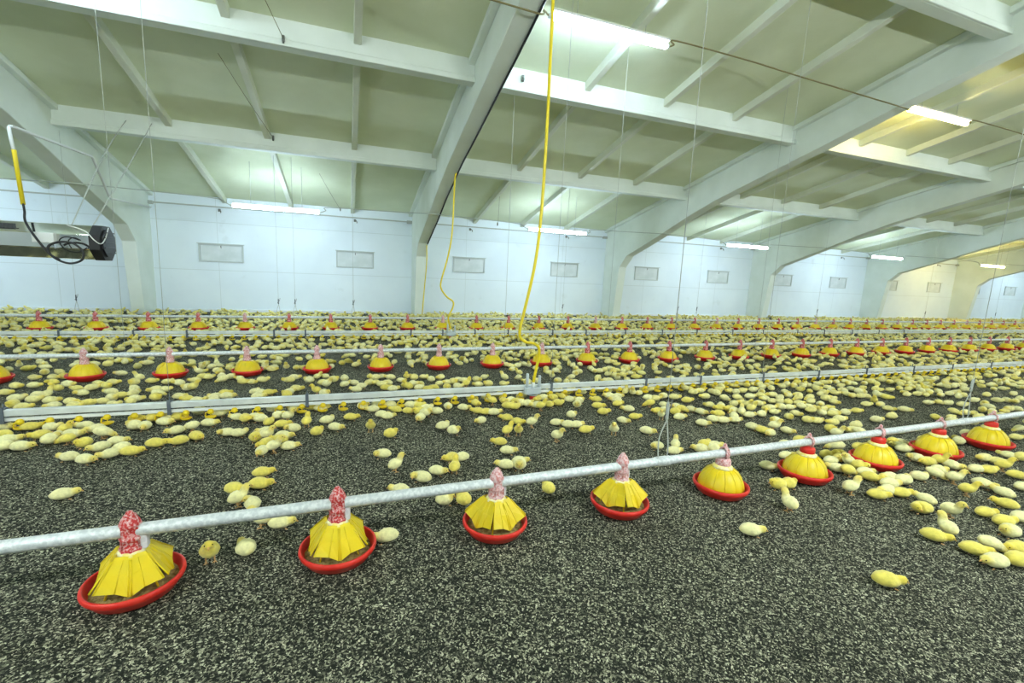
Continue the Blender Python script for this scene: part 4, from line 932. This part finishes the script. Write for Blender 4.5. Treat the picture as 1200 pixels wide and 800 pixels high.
(3.96,3.284,-1,2,0,"pale chick huddled midway to the drinkers, above fifth front feeder, second from right"),
(1.294,4.982,25,1,1,"yellow chick standing behind the drinker rail, above third front feeder, fifth from right"),
(3.159,4.064,-23,0,0,"pale chick lying low short of drinker cups, above fourth front feeder, fifth from right"),
(3.768,3.509,166,0,1,"yellow chick lying low midway to the drinkers, above fifth front feeder, tenth from left"),
]
MORE=[
(3.223,4.027,-6,0),(-0.516,5.144,-10,0),(4.424,2.698,167,0),(0.791,5.122,-96,0),(0.707,5.137,-59,4),(-0.899,5.107,31,4),(1.442,4.981,174,0),(0.36,5.174,-20,4),
(3.666,3.687,166,0),(1.56,4.96,174,2),(4.834,1.937,169,0),(1.005,5.11,35,0),(4.862,1.868,-44,0),(-0.219,5.205,-25,1),(4.174,3.15,-102,2),(0.422,5.213,-174,4),
(3.069,4.239,-127,1),(4.273,3.026,-42,2),(-0.038,5.245,48,0),(3.008,4.298,41,1),(-1.166,5.115,1,0),(3.974,3.428,-10,1),(3.533,3.881,-10,0),(1.745,4.953,-50,4),
(3.784,3.643,48,0),(-1.978,4.867,-24,4),(1.101,5.145,167,4),(1.174,5.132,-45,2),(-1.869,4.93,109,4),(-1.534,5.047,1,0),(0.226,5.273,37,4),(4.359,2.99,-7,0),
(0.297,5.286,-150,0),(2.884,4.441,59,0),(3.374,4.088,-178,4),(0.065,5.301,136,0),(-1.714,5.026,-24,2),(3.477,4.023,-20,0),(3.175,4.266,-155,0),(4.477,2.915,165,0),
(4.187,3.326,-12,0),(4.81,2.339,-24,2),(1.324,5.185,-11,0),(-1.868,5.02,5,0),(-0.263,5.359,1,4),(-2.251,4.874,-16,0),(0.591,5.34,-23,0),(1.262,5.225,-12,0),
(4.046,3.549,-80,1),(3.967,3.646,0,2),(0.94,5.308,151,2),(4.614,2.788,-8,4),(4.179,3.423,-140,0),(-2.106,4.996,174,0),(1.487,5.215,-61,0),(-2.192,4.961,-170,0),
(4.374,3.231,-77,0),(-1.742,5.165,26,3),(-0.16,5.468,-2,2),(3.305,4.363,-17,1),(0.752,5.423,152,2),(0.665,5.437,-97,1),(4.264,3.444,-12,0),(-2.067,5.077,-22,2),
(-2.42,4.925,-142,0),(4.091,3.662,174,2),(5.145,1.926,116,0),(1.837,5.183,132,1),(-0.039,5.501,92,2),(-0.415,5.486,164,2),(1.074,5.397,-140,0),(5.181,1.861,-12,2),
(-1.492,5.311,-15,1),(0.482,5.496,154,0),(4.657,2.975,-19,0),(0.874,5.459,-11,4),(4.895,2.571,177,0),(0.31,5.524,-171,0),(3.869,3.969,173,0),(3.415,4.367,169,3),
(4.013,3.828,-10,3),(-2.345,5.027,-23,0),(4.607,3.126,172,1),(-2.034,5.183,18,0),(-2.619,4.919,10,0),(1.618,5.336,25,0),(-1.549,5.357,-169,2),(0.387,5.568,-170,0),
(-1.959,5.227,67,0),(-0.63,5.549,175,0),(4.408,3.433,159,2),(4.276,3.603,-24,0),(0.252,5.59,88,0),(5.131,2.243,24,4),(-0.338,5.605,-23,1),(-1.738,5.349,-27,4),
(-1.002,5.537,-26,0),(-1.817,5.342,-137,0),(4.509,3.412,-11,0),(-1.087,5.552,-18,0),(4.189,3.815,-19,3),(-0.906,5.596,-23,4),(3.434,4.518,-178,0),(-0.254,5.673,134,4),
(3.868,4.158,-9,0),(-2.515,5.095,3,0),(3.513,4.477,51,0),(4.661,3.282,-8,0),(-2.73,5.005,-102,2),(3.579,4.439,-16,0),(-0.588,5.674,2,0),(4.774,3.126,-29,0),
(4.648,3.383,-22,3),(-2.172,5.327,163,0),(-2.012,5.399,139,2),(3.852,4.285,-177,1),(3.709,4.442,174,2),(4.13,4.059,-19,2),(3.797,4.373,1,1),(-2.663,5.143,-19,4),
(-1.302,5.654,-173,3),(5.047,2.871,-18,0),(4.008,4.206,-4,0),(-1.149,5.715,128,4),(4.545,3.655,-2,0),(-1.689,5.585,154,4),(4.759,3.38,-23,0),(-2.395,5.33,172,4),
(4.135,4.132,-79,0),(4.896,3.194,-93,0),(3.947,4.319,171,0),(-2.613,5.24,77,1),(4.854,3.28,176,0),(4.964,3.122,-22,2),(4.617,3.619,-16,4),(4.43,3.859,-10,0),
(4.68,3.563,37,2),(4.536,3.746,169,0),(5.44,2.327,-91,2),(-2.814,5.208,-2,4),(-1.578,5.711,-177,0),(4.791,3.519,-29,0),(-1.264,5.813,47,2),(4.961,3.298,-11,0),
(-1.822,5.68,12,4),(-2.72,5.335,2,0),(-1.357,5.855,104,0),(4.302,4.202,1,0),(4.434,4.065,-2,2),(-1.481,5.849,41,0),(4.401,4.132,-171,0),(-2.408,5.536,39,0),
(-2.307,5.582,-21,2),(4.633,3.89,-28,0),(-2.113,5.683,-117,2),(5.185,3.152,-25,0),(5.012,3.431,-146,0),(4.214,4.376,45,0),(5.513,2.567,26,0),(-2.646,5.476,-134,1),
(-2.526,5.536,161,0),(-1.552,5.887,36,0),(-1.989,5.757,-1,0),(5.354,2.909,-7,4),(4.793,3.764,-11,4),(4.185,4.442,-157,0),(4.139,4.5,-3,0),(5.006,3.54,12,0),
(5.671,2.346,-17,3),(4.572,4.1,3,0),(4.787,3.86,166,0),(4.958,3.662,177,3),(4.383,4.373,169,4),(-2.316,5.742,-4,0),(-2.431,5.716,-25,0),(-2.126,5.854,172,1),
(4.785,4.009,-138,2),(-3.025,5.469,-9,0),(4.391,4.455,-169,0),(4.975,3.799,161,2),(5.873,2.172,-20,0),(4.51,4.378,18,0),(4.764,4.115,2,0),(5.135,3.65,175,3),
(-2.672,5.714,-22,0),(5.283,3.462,-95,0),(5.128,3.794,177,0),(4.69,4.346,178,0),(5.947,2.373,3,0),(4.648,4.41,153,0),(5.321,3.59,-24,2),(5.867,2.637,-62,0),
(-2.945,5.728,-4,0),(5.105,3.948,-88,0),(5.394,3.575,-48,4),(5.849,2.782,-115,0),(5.675,3.127,-60,0),(-2.846,5.835,163,4),(-3.079,5.722,-26,0),(5.595,3.311,-22,0),
(4.872,4.313,-161,4),(5.066,4.112,42,4),(4.857,4.401,-25,0),(6.055,2.561,-9,2),(5.826,3.055,-66,0),(5.749,3.258,-170,0),(6.036,2.741,-5,0),(6.247,2.304,162,3),
(5.486,3.774,14,0),(5.083,4.303,20,2),(5.772,3.341,-149,1),(5.043,4.368,-165,0),(5.149,4.263,-161,4),(-2.871,6.078,-23,2),(5.474,3.904,-143,0),(5.421,3.993,-71,2),
(-2.955,6.067,-26,0),(5.586,3.805,-59,2),(5.327,4.174,130,2),(-3.127,6.096,-13,0),(5.324,4.348,120,2),(5.752,3.774,-62,4),(5.847,3.63,-172,0),(5.499,4.143,-165,2),
(6.355,2.653,-19,4),(6.312,2.852,-60,3),(5.86,3.702,114,0),(5.937,3.588,-15,0),(6.458,2.594,168,3),(5.809,3.867,-96,2),(6.012,3.573,88,0),(6.433,2.807,-178,0),
(5.739,4.043,36,3),(5.582,4.302,38,0),(5.686,4.167,-144,0),(6.514,2.77,23,0),(6.237,3.48,-62,0),(5.728,4.277,-3,2),(6.026,3.88,0,0),(5.961,4.031,-2,0),(6.255,3.575,-66,0),
(6.707,2.632,-5,2),(6.717,2.705,23,0),(6.506,3.191,-23,0),(6.229,3.735,-149,0),(5.992,4.17,-93,0),(6.84,2.584,5,0),(6.252,3.825,32,0),(6.622,3.145,-6,3),
(6.234,3.897,-90,0),(6.805,2.827,-155,2),(6.839,2.759,-174,0),(6.755,3.118,-30,4),(6.454,3.746,8,1),(6.85,3.031,-18,0),(6.446,3.885,12,0),(7.041,2.736,169,0),
(6.693,3.516,-8,0),(6.571,3.779,-26,0),(6.296,4.238,13,0),(7.086,2.895,84,0),(6.415,4.217,-167,0),(6.751,3.745,-10,0),(6.887,3.504,-11,0),(7.231,2.779,175,0),
(7.198,2.982,-156,2),(6.571,4.19,-14,0),(6.617,4.12,89,0),(7.348,2.754,60,0),(7.203,3.24,25,1),(6.974,3.76,180,2),(6.79,4.089,176,4),(7.293,3.125,-10,0),
(7.138,3.509,29,0),(6.922,4.005,30,2),(6.974,4.12,93,0),(7.374,3.411,-6,0),(7.364,3.52,26,4),(7.471,3.314,-11,4),(7.256,3.765,-168,4),(7.64,3.056,-73,4),
(7.553,3.43,-96,0),(7.296,4.063,163,4),(7.784,3.027,-116,0),(7.833,2.969,-159,0),(7.47,4.001,8,0),(7.876,3.261,-5,4),(8.059,3.021,21,2),(7.679,3.996,-31,0),
(7.775,3.853,-77,0),(7.904,3.768,-13,4),(7.827,3.97,-113,0),(8.03,3.565,-114,0),(8.031,3.684,26,2),(8.39,3.215,4,0),(8.271,3.702,156,0),(8.683,3.444,-102,4),
(8.901,3.652,172,4),(8.918,3.78,10,0),(9.085,3.431,-158,4),(9.163,3.541,150,0),(9.683,3.646,6,4),
]
for (x, y, h, pose, yel, label) in CHICKS:
    o = bpy.data.objects.new('chick', CM[pose]); COL.objects.link(o)
    s = 0.95 + 0.12*random.random()
    o.location = (x, y, 0.0); o.rotation_euler = (0, 0, math.radians(h)); o.scale = (s, s, s)
    if yel: o.material_slots[0].link = 'OBJECT'; o.material_slots[0].material = M['down_yellow']
    tag(o, label, 'chick', 'chicks on the litter')

# the rest of the flock, too many to count
def flock():
    spots = [(x, y, math.radians(h), p) for x, y, h, p in MORE]
    cell = {}
    def key(x, y): return (int(math.floor(x/0.12)), int(math.floor(y/0.12)))
    def put(x, y, dmin):
        kx, ky = key(x, y)
        for i in (-1, 0, 1):
            for j in (-1, 0, 1):
                for (a, b) in cell.get((kx+i, ky+j), ()):
                    if (a-x)**2 + (b-y)**2 < dmin*dmin: return False
        cell.setdefault((kx, ky), []).append((x, y)); return True
    for c in CHICKS: put(c[0], c[1], 0)
    for c in MORE: put(c[0], c[1], 0)
    pans = [(-0.818+0.7674*k, line_y(0, -0.818+0.7674*k)) for k in range(9)] + [(-3.43+0.767*k, 6.03) for k in range(27)] + [(-5.76+0.777*k, line_y(2, -5.76+0.777*k)) for k in range(40)]
    def dens(x, y):
        if y > 13.2: return 30
        if y > 9.9: return 46
        if y > 8.6: return 52
        if y > 6.0:
            d = 30 + 10*(y-6.0)/2.6
            if x < 3 and y < 7.2: d *= 0.85
            return d
        if x < 2.0: return 0
        return 34 if y > 4.45 else 0
    n = 0
    for (xa, xb, ya, yb_) in ((-7.5, 4, 5.75, 13.6), (4, 43, 4.42, 13.6), (2.0, 4, 4.42, 13.6), (5.9, 13, 1.2, 4.4), (4.3, 12.5, 3.4, 4.31), (-5.0, -2.55, 3.2, 6.2)):
        A = (xb-xa)*(yb_-ya)
        for _ in range(int(A*75)):
            x = RNG.uniform(xa, xb); y = RNG.uniform(ya, yb_)
            if ya == 1.2:
                edge = 5.65 + max(0, y-2.06)*2.62 if y > 2.06 else 5.65 - (2.06-y)*2.4
                if x < edge+0.12 or x > edge+2.0: continue
                d = 26
            elif yb_ == 6.2:
                if x > -2.62 - 0.45*(y-4.35) - (0.0 if y < 6 else 0): continue
                d = 20
            elif ya == 3.4:
                if y < 4.3 - (x-4.3)*0.35: continue
                d = 40 if x > 5.5 else 22
            else: d = dens(x, y)
            cl = noise.noise((x*0.9, y*1.6, 2.0)) + 0.5*noise.noise((x*2.3, y*3.1, 7.0))
            if RNG.random() > d/75*(1 + 0.75*cl): continue
            if any((x-a)**2 + (y-b)**2 < 0.038 for a, b in pans): continue
            if abs(y-4.35) < 0.045 and y > 4.36: continue
            if put(x, y, 0.078):
                spots.append((x, y, RNG.uniform(0, 2*PI), int(RNG.choice([0, 0, 0, 4, 2, 1, 3])))); n += 1
    lod = {}
    for p in SPINES:
        for q, (rg, sg) in enumerate(((18, 14), (10, 9), (7, 6))):
            vs, fs, head, pts = chick_mesh(p, rg, sg, 0.0018 if q == 0 else 0.0, q == 0)
            F = np.array([f for f in fs if len(f) == 4], dtype=np.int32)
            lod[(p, q)] = (np.array([tuple(v) for v in vs], dtype=np.float32), F, np.array(head, dtype=np.float32))
    V, Fc, Hd, Ti = [], [], [], []; off = 0
    for (x, y, h, p) in spots:
        d = math.hypot(x, y); q = 0 if d < 6.5 else 1 if d < 11 else 2
        v, f, hd = lod[(p, q)]; c, s = math.cos(h), math.sin(h); sc = 0.92 + 0.18*RNG.random()
        w = v.copy()*sc; w[:, 0], w[:, 1] = (v[:, 0]*c - v[:, 1]*s)*sc + x, (v[:, 0]*s + v[:, 1]*c)*sc + y
        V.append(w); Fc.append(f + off); Hd.append(hd); Ti.append(np.full(len(v), float(np.clip(RNG.normal(0.30, 0.32), 0, 1)), dtype=np.float32)); off += len(v)
    V = np.concatenate(V); Fc = np.concatenate(Fc); me = bpy.data.meshes.new('chick_flock')
    me.vertices.add(len(V)); me.vertices.foreach_set('co', V.ravel())
    me.loops.add(Fc.size); me.loops.foreach_set('vertex_index', Fc.ravel())
    me.polygons.add(len(Fc)); me.polygons.foreach_set('loop_start', np.arange(0, Fc.size, 4, dtype=np.int32))
    me.polygons.foreach_set('use_smooth', np.ones(len(Fc), dtype=bool)); me.materials.append(M['down_mix'])
    me.update(calc_edges=True)
    for nm, arr in (('head', Hd), ('tint', Ti)):
        a = me.attributes.new(nm, 'FLOAT', 'POINT'); a.data.foreach_set('value', np.concatenate(arr))
    o = bpy.data.objects.new('chick_flock', me); COL.objects.link(o)
    tag(o, 'dense flock of small yellow chicks covering the litter back to the wall', 'chicks', None, 'stuff')
    print('flock', len(spots), len(V))
flock()

# loose husks lying on the litter near the camera
def husks(N=290000):
    y = 0.45 + 3.6*RNG.random(N)**1.3
    xl, xr = -0.60*y - 0.35, 1.15*y + 4.0*np.minimum(1, y/1.2)
    x = xl + (xr-xl)*RNG.random(N)
    L = RNG.uniform(0.0022, 0.0056, N)*(0.85+0.15*y); W = L*RNG.uniform(0.28, 0.55, N)
    a = RNG.uniform(0, 2*PI, N); tl = RNG.normal(0, 0.28, N); rl = RNG.normal(0, 0.35, N); z = RNG.uniform(0.0015, 0.007, N)
    ux, uy = np.cos(a), np.sin(a)
    V = np.empty((N, 4, 3), dtype=np.float32)
    for k, (p, q) in enumerate(((-1, 0.0), (0, -1), (1, 0.0), (0, 1))):
        V[:, k, 0] = x + ux*L*p - uy*W*q; V[:, k, 1] = y + uy*L*p + ux*W*q; V[:, k, 2] = np.maximum(z + tl*L*p + rl*W*q, 0.0004)
    me = bpy.data.meshes.new('litter_husks'); me.vertices.add(4*N); me.vertices.foreach_set('co', V.ravel())
    me.loops.add(4*N); me.loops.foreach_set('vertex_index', np.arange(4*N, dtype=np.int32))
    me.polygons.add(N); me.polygons.foreach_set('loop_start', np.arange(0, 4*N, 4, dtype=np.int32)); me.materials.append(M['husk'])
    me.update(calc_edges=True)
    o = bpy.data.objects.new('litter_husks', me); COL.objects.link(o)
    tag(o, 'loose dark and pale husks strewn over the litter floor in front', 'litter', None, 'stuff')
husks()
